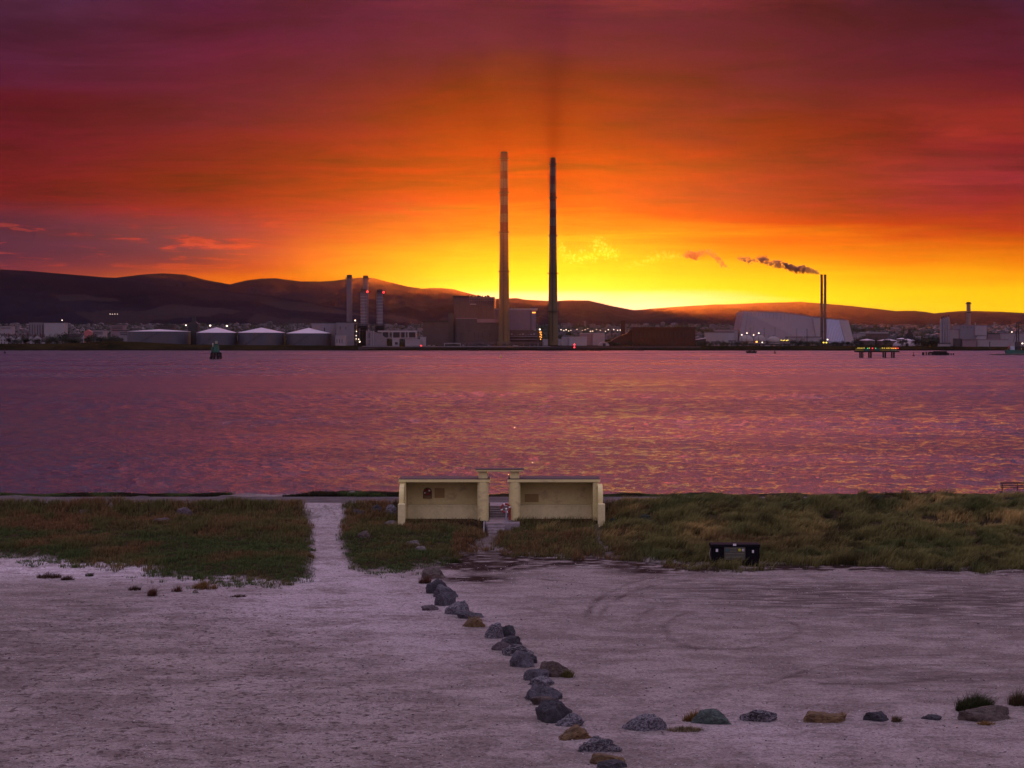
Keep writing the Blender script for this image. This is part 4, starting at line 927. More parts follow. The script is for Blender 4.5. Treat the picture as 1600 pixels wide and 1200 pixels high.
P.part('corner_post', bx(MB(), 829.2, 830, 485, 515.5, Y-.5, .4), M_DARK); P.part('corner_post', bx(MB(), 837.4, 838.2, 485, 515.5, Y-.5, .4), M_DARK)
P.part('light_panel', bx(MB(), 831.5, 837, 487.6, 489.2, Y-.4, .35), L_ORG)
g = MB()
for px in (796, 801, 806, 811, 813, 818, 833): P.part('roof_unit', bx(MB(), px, px+1.6, 480.8, 482.4, Y+8, 3), M_DARK)
g = MB()
for k in range(9):
    xk = 798+k*4.4; bx(g, xk, xk+2.9, 521+(k*7 % 4), 523.5+(k*5 % 5), Y-2.9, .8)
bx(g, 797, 840, 525.5, 526.3, Y-4, 1.8); bx(g, 797, 840, 530, 530.8, Y-4, 1.8)
P.part('pipework', g, M_PALE)
g = MB()
for q, (px, py) in enumerate(((843.5,519),(845.4,519),(844.4,522),(846,523.4),(843.8,526),(845.8,527),(844.6,530))): g.ball((PX(px,2000), 2000, PZ(py,2000)), .55, 6)
tl = Thing('lit_tower', (PX(844.7,2001), 2001, LG), 'small steel tower speckled with amber lamps left of the right tall chimney', 'tower')
g2 = MB(); [g2.tube((PX(a,2001), 2001+c, LG-1), (PX(a,2001), 2001+c, PZ(517,2001)), .3, 4) for a in (842.6,847) for c in (0,3)]
for py in (518,521.5,525,529,533): bx(g2, 842.4, 847.2, py, py+.5, 2000.8, 3.4)
tl.part('frame', g2, M_DARK); tl.part('lamps', g, L_ORG)
# ---- two blocks, stacks of the gas plant, left of centre
def block(name, px0, px1, py, Y, dep, m, label, cat='industrial building', group=None, roof=None, wins=None, par=.7):
    T = Thing(name, (PX((px0+px1)/2, Y), Y, LG), label, cat, group)
    wl = T.part('walls', bx(MB(), px0, px1, py, 541, Y, dep, LG-1), m); T.part('roof_rim', rim(MB(), px0, px1, py, Y, dep, par, .25), roof or M_DARK)
    if wins:
        for (a, b, c, d) in wins: T.part('window', bx(MB(), a, b, c, d, Y-.15, .13), M_WIN)
    return T
block('industrial_block', 487, 524.5, 505, 1935, 45, M_GREY, 'wide pale grey-green plant block right of the last storage tank', wins=[(506,508,512,530)])
block('industrial_block', 525, 553, 504, 1915, 45, M_GREY, 'taller flat grey block beside the tallest slim stacks', wins=[(531,532,510,515),(540,541,510,515)])
block('low_shed', 524, 540, 525.5, 1880, 18, M_PALE, 'low pale shed in front of the flat grey block', 'shed', wins=[(526,527,530,536),(530,531,530,536),(534,535,530,536)], roof=M_WHITE)
def stack(px, w, top, Y, label, z0=None, ribs=0, red=False, m=None, capc=True):
    x = PX(px, Y); r = w/2*Y/F; z1 = PZ(top, Y); z0 = LG-1 if z0 is None else PZ(z0, Y)
    T = Thing('flue_stack', (x, Y, max(z0, LG)), label, 'stack', 'metal flue stacks of the gas plant')
    T.part('shaft', MB().lathe(x, Y, [(z0, r), (z1-3.2, r)], 28), m or M_LEAD, smooth='auto')
    T.part('tip', MB().lathe(x, Y, [(z1-3.198, r*1.0), (z1, r)], 28), M_DARK, smooth='auto')
    g = MB().lathe(x, Y, [(z1-4.2, r+.01), (z1-4.2, r+1.4), (z1-3.8, r+1.4), (z1-3.8, r+.01)], 24, cap=False).torus((x, Y, z1-2.8), r+1.35, .09, axis='z', n=24, m=4)
    for k in range(10):
        a = .63*k; g.tube((x+(r+1.3)*math.cos(a), Y+(r+1.3)*math.sin(a), z1-3.8), (x+(r+1.3)*math.cos(a), Y+(r+1.3)*math.sin(a), z1-2.8), .08, 4)
    T.part('gallery', g, M_DARK)
    if ribs:
        g = MB(); n = int((z1-4.5-z0)/ribs)
        for k in range(n): z = z0+2+k*ribs; g.lathe(x, Y, [(z, r+.01), (z, r+.22), (z+.5, r+.22), (z+.5, r+.01)], 24, cap=False)
        T.part('stiffener_rings', g, M_WHITE)
    if red:
        s_ = T.part('beacon', MB().ball((x+r+.9, Y-r-.5, z1-3), .95, 8), L_RED)
    return T
stack(546, 8.6, 429.5, 1962, 'tallest plain grey stack, leftmost of the four slim ones')
stack(571.3, 8.4, 430.5, 1975, 'tall grey stack standing behind the ribbed one with a red beacon')
stack(568.3, 9.6, 451.5, 1930, 'ribbed silver stack with a red beacon, in front of the tall grey one', 506, 3.3, True)
stack(593.4, 10, 452.5, 1930, 'ribbed silver stack with a red beacon, rightmost of the four slim ones', 507, 3.3, True)
Y = 1922
bh = Thing('boiler_structure', (PX(577, Y), Y, LG), 'dark open steel boiler frame under the two ribbed stacks', 'plant structure')
g = MB()
for px in (554, 558, 562, 566, 573, 580, 587, 594, 600):
    for dy in (0, 18): bx(g, px, px+.7, 507, 541, Y+dy, .8, LG-1)
for py in (507, 512, 517.5, 523, 529, 535): bx(g, 553.5, 601, py, py+.7, Y-.2, 20)
for a, b in ((554,562),(566,573),(573,566),(580,587),(587,580)):
    g.tube((PX(a,Y), Y-.3, PZ(512,Y)), (PX(b,Y), Y-.3, PZ(529,Y)), .25, 4)
bh.part('frame', g, M_DARK); bh.part('boiler_casing', bx(bx(MB(), 559, 573, 509, 541, Y+4, 12, LG-1), 586, 600, 509, 541, Y+4, 12, LG-1), M_DGREY)
g = MB(); bx(g, 560.5, 563, 512, 533, Y+1, 2); bx(g, 575, 577, 509, 524, Y+1, 2); bh.part('duct', g, M_PALE)
for (px, py) in ((555,500.7),(557,518),(556.5,524.5),(556.5,529.5),(560.5,530),(562,534)): bh.part('lamp', MB().ball((PX(px,Y-1), Y-1, PZ(py,Y-1)), .75 if py in (500.7,534) else .5, 6), L_WHITE)
bh.part('lamp_mast', MB().tube((PX(555,Y-.5), Y-.4, LG), (PX(555,Y-.5), Y-.4, PZ(501,Y-.5)), .15, 5), M_DARK)
Y = 1900
hs = Thing('gas_plant_hall', (PX(588, Y), Y, LG), 'pale blue-grey hall with a sloping roof in front of the steel boiler frame', 'industrial building')
a, b, c_, d_ = W(572, 604, 517, 541, Y)
hs.part('walls', MB().prism([(a, LG-1), (b, LG-1), (b, PZ(530,Y)), (PX(594,Y), PZ(521,Y)), (PX(583,Y), PZ(519,Y)), (PX(583,Y), PZ(517,Y)), (a, PZ(517,Y))], Y, Y+16), M_GREY)
for py in (520, 531.5, 536): hs.part('window', bx(MB(), 576.2, 577.4, py, py+(9 if py == 520 else 3), Y-.15, .13), M_WIN)
hs.part('pilaster', bx(bx(bx(MB(), 572, 573, 516, 541, Y-.4, .38, LG-1), 579.5, 580.2, 517, 541, Y-.4, .38, LG-1), 583, 583.8, 517, 541, Y-.4, .38, LG-1), M_WHITE)
Y = 1905
cu = Thing('cooling_unit', (PX(620, Y), Y, LG), 'long raised bank of air coolers with dark square fan openings', 'plant structure')
cu.part('deck', bx(MB(), 590, 651, 516.5, 519, Y, 16), M_WHITE)
g = MB(); [bx(g, px, px+1.6, 519.01, 527.5, Y, 16) for px in (596, 607, 612.5, 624.8, 632.4, 637, 649.2)]; bx(g, 593, 651, 527.52, 529, Y, 16); cu.part('frame', g, M_PALE)
for a, b in ((598,606.6),(614.5,624.4),(626.8,632),(639,649)): cu.part('fan_panel', bx(MB(), a, b, 519.3, 527.4, Y+.8, 14), M_WIN)
for px in (596, 604, 612, 624, 632, 640, 648): cu.part('leg', bx(MB(), px, px+1.4, 529.01, 541, Y+2, 2, LG-1), M_DARK)
block('small_white_shed', 613, 623.5, 530, 1890, 9, M_WHITE, 'small white shed with a dark doorway under the cooler bank', 'shed', wins=[(617,621.5,534.5,538.5)], roof=M_WHITE)
block('small_white_shed', 633, 657, 531, 1888, 9, M_PALE, 'low pale shed under the right end of the cooler bank', 'shed', roof=M_WHITE)
block('small_white_shed', 656.5, 665, 527.5, 1893, 9, M_WHITE, 'small white hut against the left corner of the brown power station', 'shed', roof=M_WHITE)
# ---- storage tanks
def tank(px, w, apex, edge, Y, label, m=None, roof=None, group='storage tanks on the far shore', bottom=None, name='storage_tank'):
    x = PX(px, Y); r = w/2*Y/F; T = Thing(name, (x, Y+r, LG), label, 'tank', group)
    ze = PZ(edge, Y); T.part('shell', MB().lathe(x, Y+r, [(LG-1, r), (ze, r)], 56), m or M_TANK, smooth='auto')
    T.part('roof', MB().lathe(x, Y+r, [(ze+.002, r*1.008), (ze+.25, r*1.008), (PZ(apex, Y+r), .6)], 56), roof or M_ROOF, smooth='auto')
    g = MB()
    for k in range(1, 4): z = LG+(ze-LG)*k/4; g.lathe(x, Y+r, [(z, r+.005), (z, r+.09), (z+.15, r+.09), (z+.15, r+.005)], 56, cap=False)
    T.part('girth_band', g, m or M_TANK)
    sp_ = MB()
    for k in range(14):
        a = -2.3+k*.07; sp_.tube((x+(r+.5)*math.cos(a), Y+r+(r+.5)*math.sin(a), LG+(ze-LG)*k/14), (x+(r+.5)*math.cos(a+.07), Y+r+(r+.5)*math.sin(a+.07), LG+(ze-LG)*(k+1)/14), .14, 4)
    T.part('stair', sp_, M_DARK); return T
tank(239, 99, 514.5, 518, 1900, 'widest and lowest-roofed dark tank, leftmost of the four big ones')
tank(333.5, 63.5, 511.5, 520, 1905, 'dark tank with a white cone roof directly behind the green beacon tower')
tank(403.5, 74, 512, 520, 1905, 'dark tank with a white cone roof, third of the four big ones')
tank(478.5, 69.5, 512.5, 521, 1905, 'dark tank with a white cone roof beside the pale plant block')
# ---- white seaward fence / quay coping and wall
qw = MB(); 
def strip(mb, p0, p1, y0, y1, Y, d): bx(mb, p0, p1, y0, y1, Y, d); return mb
T = Thing('quay_wall', (PX(900,1817), 1817, 0), 'low stained quay wall running along the far shore in front of the power station', 'wall')
T.part('wall', strip(MB(), 560, 1095, 541.6, 549.5, 1817, 3), mat('quay_stone', (.06,.04,.042), .9, .35, .08)); T.part('coping', strip(strip(MB(), 566, 624, 540.9, 541.55, 1816.6, 3.6), 633, 860, 540.9, 541.55, 1816.6, 3.6), M_WHITE); T.part('coping', strip(MB(), 860.2, 1095, 541.0, 541.55, 1816.8, 3.2), M_BROWN)
T = Thing('gantry', (PX(706,1840), 1840, LG), 'small white portal gantry on the quay below the stepped power station', 'gantry')
T.part('beam', bx(MB(), 694, 719.5, 536, 537, 1840, 1.5), M_WHITE); T.part('leg', bx(MB(), 694, 694.8, 537.01, 541.5, 1840, 1.5), M_WHITE); T.part('leg', bx(MB(), 718.7, 719.5, 537.01, 541.5, 1840, 1.5), M_WHITE)
T = Thing('pipe_rack', (PX(760,1850), 1850, LG), 'long low pipe rack along the quay in front of the power station', 'pipes')
g = MB(); bx(g, 722, 850, 534.5, 535.4, 1850, 2); bx(g, 722, 850, 537, 537.6, 1850, 2)
for k in range(33): bx(g, 722+k*3.95, 722.5+k*3.95, 534.6, 541.5, 1850.2, .6)
T.part('rack', g, M_BROWN); g = MB(); r_ = random.Random(8)
for k in range(26): xk = r_.uniform(723, 846); bx(g, xk, xk+r_.uniform(1, 5), r_.uniform(535.6, 538.5), 540.5, 1852+r_.uniform(0, 3), 2.5)
T.part('equipment', g, M_MAUVE)
for k, (px, w_, h_) in enumerate(((722,2.6,2.2),(762,2.4,2),(800,11,1.2),(668,5,1.6),(676,3.6,1.5))):
    Yk = 1828; mbk = MB(); a, b, c_, d_ = W(px, px+w_, 541-h_, 541, Yk); hh2 = d_-c_
    V = Thing('parked_van', ((a+b)/2, Yk, c_), ['white van parked on the quay right of the portal gantry','small white vehicle parked near the middle of the quay','long white trailer parked at the foot of the left tall chimney','white lorry left of the portal gantry','smaller white vehicle nearest the portal gantry on its left'][k], 'vehicle', 'vehicles parked along the quay')
    V.part('body', MB().prism([(a, c_+.4), (b, c_+.4), (b, c_+hh2*.75), (b-(b-a)*.12, d_), (a, d_)], Yk, Yk+2.2), M_WHITE, bevel=.08); V.part('wheels', MB().tube((a+.7, Yk-.02, c_+.4), (a+.7, Yk+2.22, c_+.4), .42, 10).tube((b-.8, Yk-.02, c_+.4), (b-.8, Yk+2.22, c_+.4), .42, 10), M_DARK)
# ---- right of the chimneys
block('white_warehouse', 878.5, 889, 527.5, 1935, 20, M_PALE, 'pale box-shaped building just right of the right tall chimney', roof=M_WHITE)
block('white_warehouse', 889.3, 917, 528, 1932, 20, M_WHITE, 'wide pale building with a light roof band behind the red quay beacon', roof=M_WHITE, par=1.3)
block('plant_block', 907, 926, 521.5, 1975, 20, M_MAUVE, 'rose grey block behind the wide pale building', roof=M_WHITE)
block('plant_block', 926.3, 945, 521, 1970, 20, M_PALE, 'pale square block left of the old brick ruin', roof=M_WHITE)
g = Thing('round_shed', (PX(944,1900),1900,LG), 'small pale barrel-roofed shed at the left foot of the brick ruin', 'shed'); a, b = PX(936,1900), PX(952,1900)
g.part('shell', MB().prism([(a,LG-1),(b,LG-1)]+[((a+b)/2+(b-a)/2*math.cos(q), LG+1.+3.6*math.sin(q)) for q in [math.pi*i/10 for i in range(11)]], 1900, 1915), M_PALE)
g.part('door', MB().box((a+b)/2-1.5, (a+b)/2+1.5, 1899.85, 1899.98, LG, LG+3), M_WIN)
block('pump_house', 848, 856, 531, 1960, 10, M_PALE, 'small pale cabin at the left foot of the right tall chimney', 'cabin', roof=M_WHITE); block('pump_house', 872.5, 878, 530.5, 1962, 10, M_WHITE, 'small pale cabin at the right foot of the right tall chimney', 'cabin', roof=M_WHITE)
# brick ruin
Y = 1905
R_ = Thing('brick_power_house', (PX(1036,Y), Y, LG), 'long derelict dark red brick power house with blind window bays', 'brick building')
R_.part('walls', bx(MB(), 989, 1086.5, 513, 541.5, Y, 40, LG-1), M_BRICK); R_.part('parapet', bx(MB(), 988.4, 1087, 511, 512.95, Y-.5, 41), M_BRICK)
for k in range(14):
    px = 993.5+k*6.7
    R_.part('window', bx(MB(), px, px+2.2, 518+(k*3 % 2), 528, Y-.1, .08), mat('blocked_window', (.045,.022,.018), .8, .3, .4))
    R_.part('buttress', bx(MB(), px+3.6, px+4.4, 514.5, 541.5, Y-.7, .68, LG-1), M_BRICK)
R_.part('doorway', bx(MB(), 1049, 1052.5, 531, 541, Y-.12, .1), M_WIN)
a = MB().prism([(PX(950,Y+8),LG-1),(PX(988.3,Y+8),LG-1),(PX(988.3,Y+8),PZ(516,Y)),(PX(984,Y+8),PZ(516,Y)),(PX(980,Y+8),PZ(521,Y)),(PX(966,Y+8),PZ(526,Y)),(PX(958,Y+8),PZ(531,Y)),(PX(950,Y+8),PZ(536,Y))], Y+8, Y+30)
R_.part('broken_wing', a, M_BRICK, label='low broken sloping end of the brick ruin')
cst = Thing('brick_chimney', (PX(973.5,1925),1925,LG), 'short square brick chimney at the left of the brick ruin', 'chimney')
cst.part('shaft', bx(MB(), 970.3, 976.7, 502.5, 541, 1945, 4.2, LG-1), M_BRICK); cst.part('cap', bx(MB(), 969.9, 977.1, 501, 502.45, 1944.7, 4.8), M_BRICK)
# white sheds
block('white_shed', 1104, 1147, 519.5, 1960, 24, M_WHITE, 'large flat white shed right of the brick ruin', roof=M_BROWN, par=1.1)
block('white_shed', 1119, 1153, 516, 1995, 24, M_PALE, 'paler taller shed showing behind the large flat white shed', roof=M_MAUVE)
T = Thing('gable_shed', (PX(1097,1930),1930,LG), 'small shed with a pale lean-to roof beside the brick ruin', 'shed'); a, b = PX(1089,1930), PX(1103,1930)
T.part('walls', MB().prism([(a,LG-1),(b,LG-1),(b,PZ(529,1930)),(a,PZ(531,1930))], 1930, 1940), M_DGREY); T.part('roof', MB().prism([(a-.5,PZ(531,1930)+.02),(b+.3,PZ(528.9,1930)+.02),(b+.3,PZ(528,1930)+.3),(a-.5,PZ(530.4,1930))], 1929.5, 1941), M_ROOF)
block('low_shed', 1113, 1125, 534.5, 1875, 12, M_PALE, 'low pale hut below the large flat white shed, half hidden by trees', 'shed'); block('low_shed', 1141, 1150, 533, 1876, 12, M_PALE, 'low pale hut below the corner of the incinerator hall', 'shed')
# incinerator hall: leaning faceted metal box
Y = 1990
I_ = Thing('waste_plant', (PX(1245,Y), Y, LG), 'huge pale faceted metal hall with leaning ends behind the slim twin stacks', 'industrial building')
def fac(name, pts, m, th=1.2, dy=0.):
    # pts: (px,py,depth offset) outline; the panel has thickness behind it
    mbq = MB(); n = len(pts); v = [(PX(p[0],Y), Y+p[2]+dy, PZ(p[1],Y)) for p in pts]; mbq.add(v+[(x, y+th, z) for x, y, z in v], [tuple(range(n)), tuple(range(2*n-1,n-1,-1))]+[(i, n+i, n+(i+1)%n, (i+1)%n) for i in range(n)])
    return I_.part(name, mbq, m)
M_INC = mat('incinerator_panel', (.20,.145,.17), .5, .08, .03, (1,1,.1)); M_INC_LIT = mat('incinerator_panel_lit', (.36,.35,.50), .4, .07, .04, (1,1,.1)); M_INC3 = mat('incinerator_panel_warm', (.24,.18,.19), .5, .08, .03, (1,1,.1))  # blue-violet light on one section is put into its panel colour
I_.part('hall', MB().add([(PX(p[0],Y), Y+p[2], PZ(p[1],Y)) for p in [(1153.5,540,0),(1273,540,-4),(1336,540,0),(1328,501,8),(1280,497,6),(1222,489,8),(1162.5,487,8),
      (1153.5,540,70),(1336,540,70),(1328,501,62),(1280,496,62),(1222,487,62),(1162.5,486,62)]],
      [(0,1,4,5,6),(1,2,3,4),(7,12,11,10,9,8),(6,5,11,12),(5,4,10,11),(4,3,9,10),(0,6,12,7),(2,8,9,3),(0,7,8,2,1)]), M_INC)
fac('lit_cladding', [(1289,537,-3.4),(1321,537,-1.6),(1312.5,500.5,5.),(1289,498.5,5.)], M_INC_LIT, 1.)
fac('end_cladding', [(1321.3,537,-1.6),(1335.3,537,-.6),(1327.6,501.6,6.6),(1312.8,500.6,5.)], M_INC3, 1.)
fac('middle_cladding', [(1276,538,-4.6),(1288.7,537,-3.4),(1288.7,498.5,5.),(1271,496,5.)], M_INC3, 1.)
g = MB()
for k in range(12):
    q = k/11; xb = 1290+30.5*q; xt = 1290+22*q; g.tube((PX(xb,Y), Y-3.7+1.8*q, PZ(536.8,Y)), (PX(xt,Y), Y+4.8, PZ(499+1.8*q,Y)), .14, 4)
I_.part('cladding_seams', g, M_LEAD)
g = MB()
for k in range(17):
    q = (k+1)/18; xb = 1155+116*q; xt = 1164+104*q; yt = np.interp(xt, [1162,1222,1270], [487.5,489.6,496.2]); g.tube((PX(xb,Y), Y-.25-3.9*q, PZ(538,Y)), (PX(xt,Y), Y+7.6-.4*q, PZ(float(yt)+.4,Y)), .11, 4)
I_.part('panel_joints', g, M_DGREY)
I_.part('roof_edge', MB().prism([(PX(1162,Y),PZ(487,Y)),(PX(1222,Y),PZ(489,Y)),(PX(1280,Y),PZ(497,Y)),(PX(1328.6,Y),PZ(501,Y)),(PX(1328.6,Y),PZ(500,Y)),(PX(1280,Y),PZ(495,Y)),(PX(1240,Y),PZ(489,Y)),(PX(1222,Y),PZ(487,Y)),(PX(1190,Y),PZ(486,Y)),(PX(1162,Y),PZ(485.8,Y))], Y+9, Y+12), M_MAUVE)
ts = Thing('twin_stacks', (PX(1286.5,1975),1975,LG), 'pair of slim round steel stacks in front of the faceted metal hall, smoking', 'stack')
for px, a in ((1283.9,1976),(1289.3,1973)):
    ts.part('stack', MB().lathe(PX(px,a), a, [(LG-1,1.45),(PZ(431,a),1.35)], 24), M_BROWN, smooth='auto', label=None); ts.part('tip', MB().lathe(PX(px,a), a, [(PZ(431,a)+.002,1.36),(PZ(429,a),1.36)], 24), M_DARK, smooth='auto')
ts.part('tie_beam', bx(bx(bx(MB(), 1283.5,1289.5,460,460.6,1974,1), 1283.5,1289.5,490,490.6,1974,1), 1283.5,1289.5,518,518.6,1974,1), M_DARK)
# sewage works: domes, lamp masts, tanks
M_DOME = mat('dome_skin', (.22,.17,.17), .7, .2, .1)
for px, w_, top, yy_, lab in ((1167.5,23,523.5,1900,'round-topped digester, leftmost of the domes below the metal hall'), (1188.5,19,523.5,1925,'round-topped digester between the leftmost dome and the flat one'), (1210,22,525.5,1930,'low flat-topped digester, right one of the three')):
    r = w_/2*yy_/F; x = PX(px,yy_); zt = PZ(top,yy_); T = Thing('digester', (x,yy_+r,LG), lab, 'tank', 'digesters of the sewage works')
    zc = LG+(zt-LG)*.42; prof = [(LG-1,r)]+[(zc+(zt-zc)*math.sin(q), max(.3,r*math.cos(q))) for q in [math.pi/2*i/8 for i in range(9)]]
    T.part('dome', MB().lathe(x,yy_+r,prof,32), M_DOME, smooth='auto'); T.part('collar', MB().lathe(x,yy_+r,[(zc-.4,r+.02),(zc-.4,r+.3),(zc+.1,r+.3),(zc+.1,r+.02)],32,cap=False), M_DARK); T.part('vent', MB().cyl(x,yy_+r,zt-.1,zt+1.,.5,.5,10), M_DARK)
block('treatment_hall', 1232, 1284, 527, 1945, 22, M_PALE, 'long low pale hall in front of the faceted metal hall', roof=M_BROWN, wins=[(1240,1241.5,532,534),(1250,1251.5,532,534)]); block('treatment_hall', 1186, 1232, 533.5, 1935, 12, M_MAUVE, 'low strip building with a row of yellow lamps', roof=M_BROWN)
block('treatment_hall', 1190, 1224, 538.6, 1870, 8, M_PALE, 'very low pale wall-like building nearest the water below the domes', 'shed')
def mast(px, top, Y, label, lampm=None, size=.8, group=None, name='lamp_mast', thick=.16, base=None, m=None):
    x = PX(px,Y); zt = PZ(top,Y); z0 = LG-1 if base is None else base; T = Thing(name, (x,Y,z0), label, 'lamp' if lampm else 'mast', group)
    T.part('pole', MB().tube((x,Y,z0),(x,Y,zt),thick*1.5,6,thick), m or M_DARK)
    if lampm: T.part('lamp_head', MB().ball((x,Y-.2,zt+.2), size, 8, .8), lampm)
    else: T.part('crosspiece', MB().tube((x-.9,Y,zt-.4),(x+.9,Y,zt-.4),.12,4), m or M_DARK)
    return T
for i, (px, top, mm, lab) in enumerate(((1173,512.5,None,'thin dark mast in front of the left end of the metal hall'),(1194,512,None,'thin dark mast above the middle dome'),(1211,512,None,'thin dark mast above the flat dome'),(1245,513.5,None,'thin dark mast left of the twin stacks behind the pale hall'),(1261,514,None,'thicker dark mast nearest the twin stacks'),(1232.5,516.5,M_WHITE,'white mast at the left end of the long pale hall'),(1255,516,M_WHITE,'white mast at the middle of the long pale hall'),(1578,501,None,'thin mast on the skyline between the plant and the quay crane'))):
    mast(px, top, 1940, lab, None, group='thin masts on the far shore', m=mm, thick=.3 if 'thicker' in lab or mm else .18, name='mast')
LMP = [(1159,523.5,1895,L_WHITE,.85,'white floodlight at the left side of the first dome'),(1167,520.8,1897,L_WHITE,.85,'white floodlight over the top of the first dome'),(1177.5,523.7,1897,L_WHITE,.85,'white floodlight between the first and second domes'),(1185.5,520.9,1915,L_WHITE,.9,'white floodlight over the second dome'),
 (1182.2,534.5,1860,L_ORG,1.3,'bright orange lamp low down right of the first dome'),(1191,535.2,1860,L_WHITE,.75,'small white lamp right of the orange one'),(1286.8,535.6,1850,L_YEL,1.0,'left one of the two yellow-white lamps at the foot of the twin stacks'),(1291.2,535.6,1850,L_YEL,1.0,'right one of the two yellow-white lamps at the foot of the twin stacks'),(1293,530.9,1880,L_WHITE,.9,'white lamp on the bright cladding above the two yellow ones'),
 (1485,517,1900,L_WHITE,1.2,'bright lamp right of the silos'),(328.5,509,2100,L_WHITE,1.25,'bright floodlight behind the white cone roof near the green beacon'),(354.5,509.5,2100,L_WHITE,1.25,'bright floodlight between the second and third tanks'),(290.5,508.5,2100,L_WHITE,1.0,'lamp left of the dark blocky tower'),(97,500.5,2400,L_WHITE,1.,'lamp above the pale office block on the left'),(1581,519,1900,L_WHITE,.8,'lamp behind the quay crane'),(1597.5,537,1700,L_WHITE,.9,'white lamp at the right edge beside the crane'),(1580,545,1500,L_WHITE,.6,'small white lamp at the water right of the crane base'),(1595,545.5,1500,L_WHITE,.7,'small white lamp low at the right edge')]
for px, top, yy_, lm, sz_, lab in LMP: mast(px, top, yy_, lab, lm, sz_*.85, 'lit lamps across the far shore')
for k, px in enumerate((1220.5,1223.6,1226,1229,1231)): mast(px, 531.8+(k%2)*.6, 1925, 'small yellow lamp in the row above the low strip building', L_YEL, .6, 'row of yellow lamps')
for k, px in enumerate((836,843.5)): mast(px, 515.3-(k*.3), 2300, ('fainter' if k == 0 else 'brighter')+' white lamp between the rose boiler building and the right tall chimney', L_WHITE, 1.1 if k else .8, 'row of distant port lamps')
r_ = random.Random(21)
for k, px in enumerate((876.5,881,884.5,888.5,892,901.5,910,914.2,918.2,922.5,926,932,938,946,950.5,959,965,969)):
    mast(px, 516.4+r_.uniform(-1.6,1.6)-(2. if px in (914.2,918.2) else 0), 3000, 'white lamp in the distant row glowing right of the chimneys', L_WHITE, r_.uniform(.5,.95), 'row of distant port lamps', base=3.)
for k, px in enumerate((172,175.6,179.5,183.5)): mast(px, 490.8+.2*(k%2), 4700, 'tiny light in the row of four on the dark hillside', L_WHITE, .9, 'row of four hillside lights', base=3.)
for px, py, yy_, lab in ((658,540.2,1830,'red navigation light on the quay below the left end of the power station'),(897.5,538.5,1800,'pair of red navigation lights on the jetty below the pale warehouse')):
    x = PX(px,yy_); T = Thing('navigation_light', (x,yy_,1.5), lab, 'lamp'); T.part('pole', MB().tube((x,yy_,-1),(x,yy_,PZ(py,yy_)+1),.15,6), M_DARK)
    for q in (0, 2.6): T.part('lamp_head', MB().ball((x,yy_-.3,PZ(py,yy_)-q), .75, 8), L_RED)
# jetty with piles
def jetty(name, p0, p1, Y, deck, label, n, wid=6, thick=1.0, hp_=.9):
    T = Thing(name, (PX((p0+p1)/2,Y),Y,0), label, 'jetty'); a, b = PX(p0,Y), PX(p1,Y)
    T.part('deck', MB().box(a,b,Y,Y+wid,PZ(deck,Y)-thick,PZ(deck,Y)), M_TIMB); g = MB(); rr = random.Random(n)
    for k in range(n):
        x = a+.4+(b-a-.8)*k/(n-1)
        for dy in (.2, wid-.4): T.part('pile', MB().tube((x+rr.uniform(-.1,.1),Y+dy,-3),(x,Y+dy,PZ(deck,Y)-thick if k % 3 else PZ(deck,Y)+hp_*rr.uniform(.5,1)),.24,6), M_TIMB) if (dy < 1 and n <= 100) else g.tube((x,Y+dy,-3),(x,Y+dy,PZ(deck,Y)-thick),.22,5)
    T.part('rear_piles', g, M_TIMB); return T
jetty('jetty', 838, 928, 1786, 544.6, 'long dark timber jetty on piles below the right tall chimney', 46); jetty('jetty', 930, 940, 1782, 545.5, 'short dark pile cluster just right of the long jetty', 7)
jetty('jetty', 655, 672, 1790, 545.5, 'dark timber dolphin below the left end of the power station', 9, thick=1.4); jetty('jetty', 731, 748, 1788, 546, 'dark timber dolphin midway along the quay left of the chimneys', 9, thick=1.3); jetty('jetty', 992, 1006, 1786, 545, 'dark landing stage below the brick ruin', 8, thick=1.5); jetty('jetty', 385, 391, 1795, 547.3, 'tiny dark timber stub below the third tank', 4, thick=.5)
# ---- green pile lighthouse
Y = 1170; x = PX(337.5,Y); k_ = Y/F
LH = Thing('beacon_tower', (x,Y,0), 'green tapering beacon tower on dark timber piles standing in the bay', 'lighthouse')
for i, a in enumerate([k*math.pi/5 for k in range(10)]):
    LH.part('pile', MB().tube((x+3.9*math.cos(a),Y+3.*math.sin(a),-3),(x+3.1*math.cos(a),Y+2.4*math.sin(a),4.0),.42,8), M_TIMB)
LH.part('brace', MB().tube((x-3.8,Y-2.3,.6),(x+1.,Y-2.8,3.7),.2,5).tube((x+3.8,Y-2.3,.6),(x-1.,Y-2.8,3.7),.2,5).torus((x,Y,2.),3.3,.22,axis='z',n=20,m=5), M_TIMB)
LH.part('deck', MB().lathe(x,Y,[(3.9,3.3),(4.3,3.3)],8), M_TIMB); LH.part('tower', MB().lathe(x+.2,Y,[(4.31,2.25),(6.4,1.95),(9.6,1.35)],8), M_GREEN)
LH.part('gallery', MB().lathe(x+.2,Y,[(9.61,1.9),(9.85,1.9)],12).torus((x+.2,Y,10.7),1.8,.07,axis='z',n=16,m=4), M_DARK); LH.part('lantern', MB().lathe(x+.2,Y,[(9.86,.85),(11.3,.85)],10), mat('lantern_pale',(.35,.34,.25),.4)); LH.part('lantern_roof', MB().lathe(x+.2,Y,[(11.31,1.05),(12.1,.2),(12.9,.06)],10), M_GREEN)
